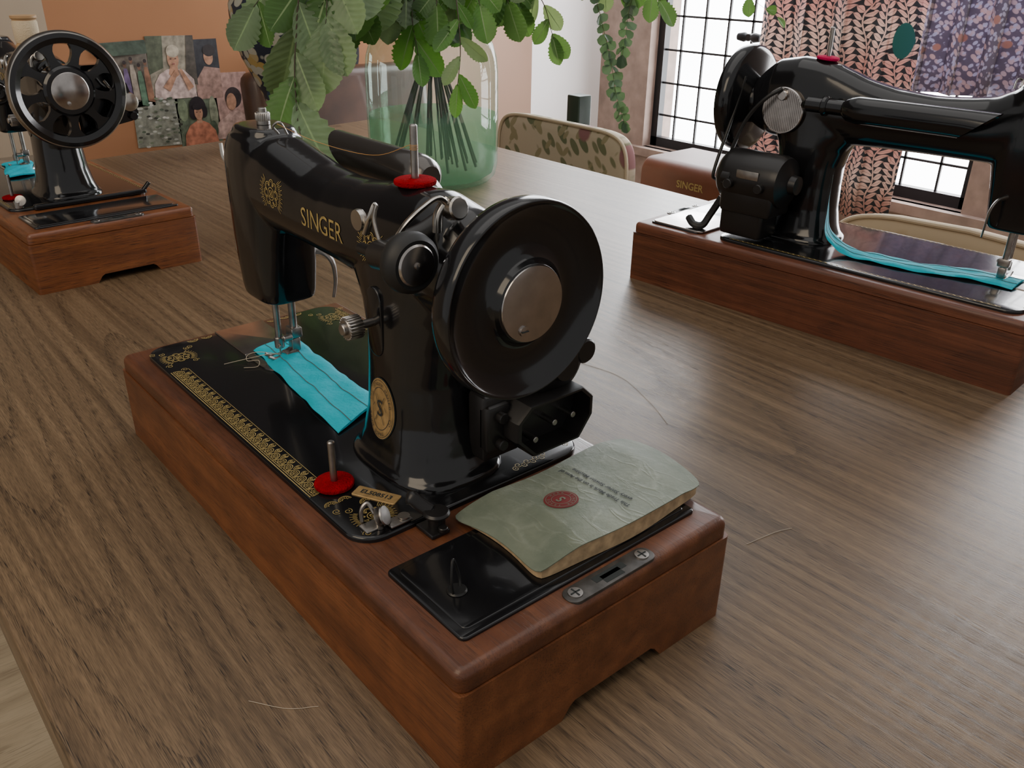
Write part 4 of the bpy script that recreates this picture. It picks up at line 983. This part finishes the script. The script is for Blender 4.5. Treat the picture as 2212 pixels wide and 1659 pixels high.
branch(inv(.045,-.015,(-.05,-.02))+[(.68,1.09,.40),(.60,1.05,.385),(.57,1.03,.32)],.080,.046,.028,0,LB,.45,pale=.3,droop=1.0)
branch(inv(.06,-.03,(-.02,-.045))+[(.74,1.06,.375),(.700,1.05,.32),(.688,1.02,.25)],.070,.038,.022,3,'fresh green sprig hanging over the vase rim',.45,pale=.3,droop=.9)
branch(inv(.02,-.05,(.0,-.05))+[(.79,1.06,.375),(.755,1.0,.33),(.735,.965,.26),(.722,.957,.205)],.060,.026,.026,3,'fresh green sprig hanging over the vase rim',.50,pale=.2)
branch(inv(-.03,.03,(.04,-.02))+[(.93,1.07,.385),(.975,1.035,.33),(.971,.994,.265)],.055,.032,.024,0,LB,.45,pale=.3)
branch(inv(-.05,.02,(.05,-.01))+[(.94,1.08,.39),(1.03,.985,.365),(1.05,.935,.26),(1.038,.893,.177),(1.035,.862,.124)],.019,.017,.010,2,LE,.48,round_=True,stem=.0012,pale=0,jit=.9)
branch(inv(-.04,-.04,(.055,-.03))+[(.98,1.03,.40),(1.09,.935,.36),(1.085,.92,.30),(1.072,.915,.235)],.022,.019,.011,2,LE,.48,round_=True,stem=.0012,pale=0,jit=.9)
branch(inv(-.03,-.05,(.05,-.04))+[(1.0,1.0,.42),(1.2,.86,.385),(1.31,.74,.30)],.030,.020,.026,0,'thin trailing sprig with sparse small leaves',.50,stem=.0012,pale=0)
branch(inv(-.05,.05,(.05,.02))+[(1.0,1.05,.42),(1.10,.96,.39),(1.15,.90,.33)],.055,.032,.022,0,LB,.45,pale=.4)
branch(inv(-.02,.06,(.05,.03))+[(.98,1.10,.41),(1.06,1.02,.38),(1.12,.97,.34)],.055,.032,.020,0,LB,.45,pale=.3)
branch(inv(.05,.04,(-.05,.03))+[(.62,1.16,.44),(.42,1.18,.43),(.26,1.16,.385)],.042,.028,.024,3,'thin trailing sprig with sparse small leaves',.5,stem=.0012,pale=.3)
branch(inv(.02,.05,(-.05,.02))+[(.68,1.14,.40),(.58,1.10,.385),(.50,1.12,.35)],.075,.044,.026,0,LB,.45,pale=.3)
for k in range(13):
    a=2*pi*k/13+.3;c_,s_=math.cos(a),math.sin(a)
    branch(inv(-.085*c_,-.085*s_,(.05*c_,.05*s_))+[(VX+.08*c_,VY+.08*s_,.375),(VX+.13*c_,VY+.13*s_,.380),(VX+.16*c_,VY+.16*s_,.325)],.066,.040,.016,3 if k%3==0 else 0,'leafy beech spray crowding the vase mouth',.55,pale=.25,stem=.0028)
for pts in ([(.30,.035,.0004),(.33,.03,.0007),(.345,.025,.0004)],[(.40,.20,.0004),(.42,.24,.0006),(.44,.30,.0004),(.43,.36,.0004)],[(-.06,.13,.0004),(-.045,.11,.0004),(-.03,.10,.0004)]):
    mb=MB();mb.tube(catmull(pts,10),.0002,seg=5);tag(mb.build('thread_scrap',M['thread']),'loose pale thread scrap on the oak table','thread','thread scraps on the table')
# ------------------------------------------------------------------ camera & light
f=1875.0
Rm=[[0.76374,-0.64539,0.01319],[0.27651,0.34555,0.89673],[-0.5833,-0.68122,0.44237]]
cam=bpy.data.cameras.new('camera');co=bpy.data.objects.new('camera',cam);COL.objects.link(co)
cam.sensor_width=36;cam.lens=f/2212*36;cam.clip_start=.02
mw=Matrix(Rm).transposed().to_4x4();mw.translation=(-.1898,-.2588,.4011);co.matrix_world=mw
bpy.context.scene.camera=co
w=bpy.data.worlds.new('world');bpy.context.scene.world=w;w.use_nodes=True
w.node_tree.nodes['Background'].inputs[0].default_value=(.96,.94,.92,1);w.node_tree.nodes['Background'].inputs[1].default_value=.48
def area(name,loc,tgt,size,power,col,sy=None):
    l=bpy.data.lights.new(name,'AREA');l.shape='RECTANGLE';l.size=size;l.size_y=sy or size;l.energy=power;l.color=col
    o=bpy.data.objects.new(name,l);COL.objects.link(o);o.location=loc
    o.rotation_euler=(Vector(tgt)-Vector(loc)).to_track_quat('-Z','Y').to_euler();return o
area('window_light',(2.2,1.4,.8),(0,.4,0),1.5,42,(.93,.965,1),1.2)
area('reveal_fill',(2.25,1.75,.95),(2.25,2.3,.1),.3,5,(.97,.97,1))  # added fill that brightens the white wall strip, no lamp there
area('room_light',(-1.3,.1,1.4),(.1,.5,0),1.2,15,(1,.82,.60))
area('ceiling_bounce_fill',(.5,.4,2.2),(.5,.4,0),2.2,13,(1,.96,.92))  # added overhead fill standing in for ceiling bounce, no fixture
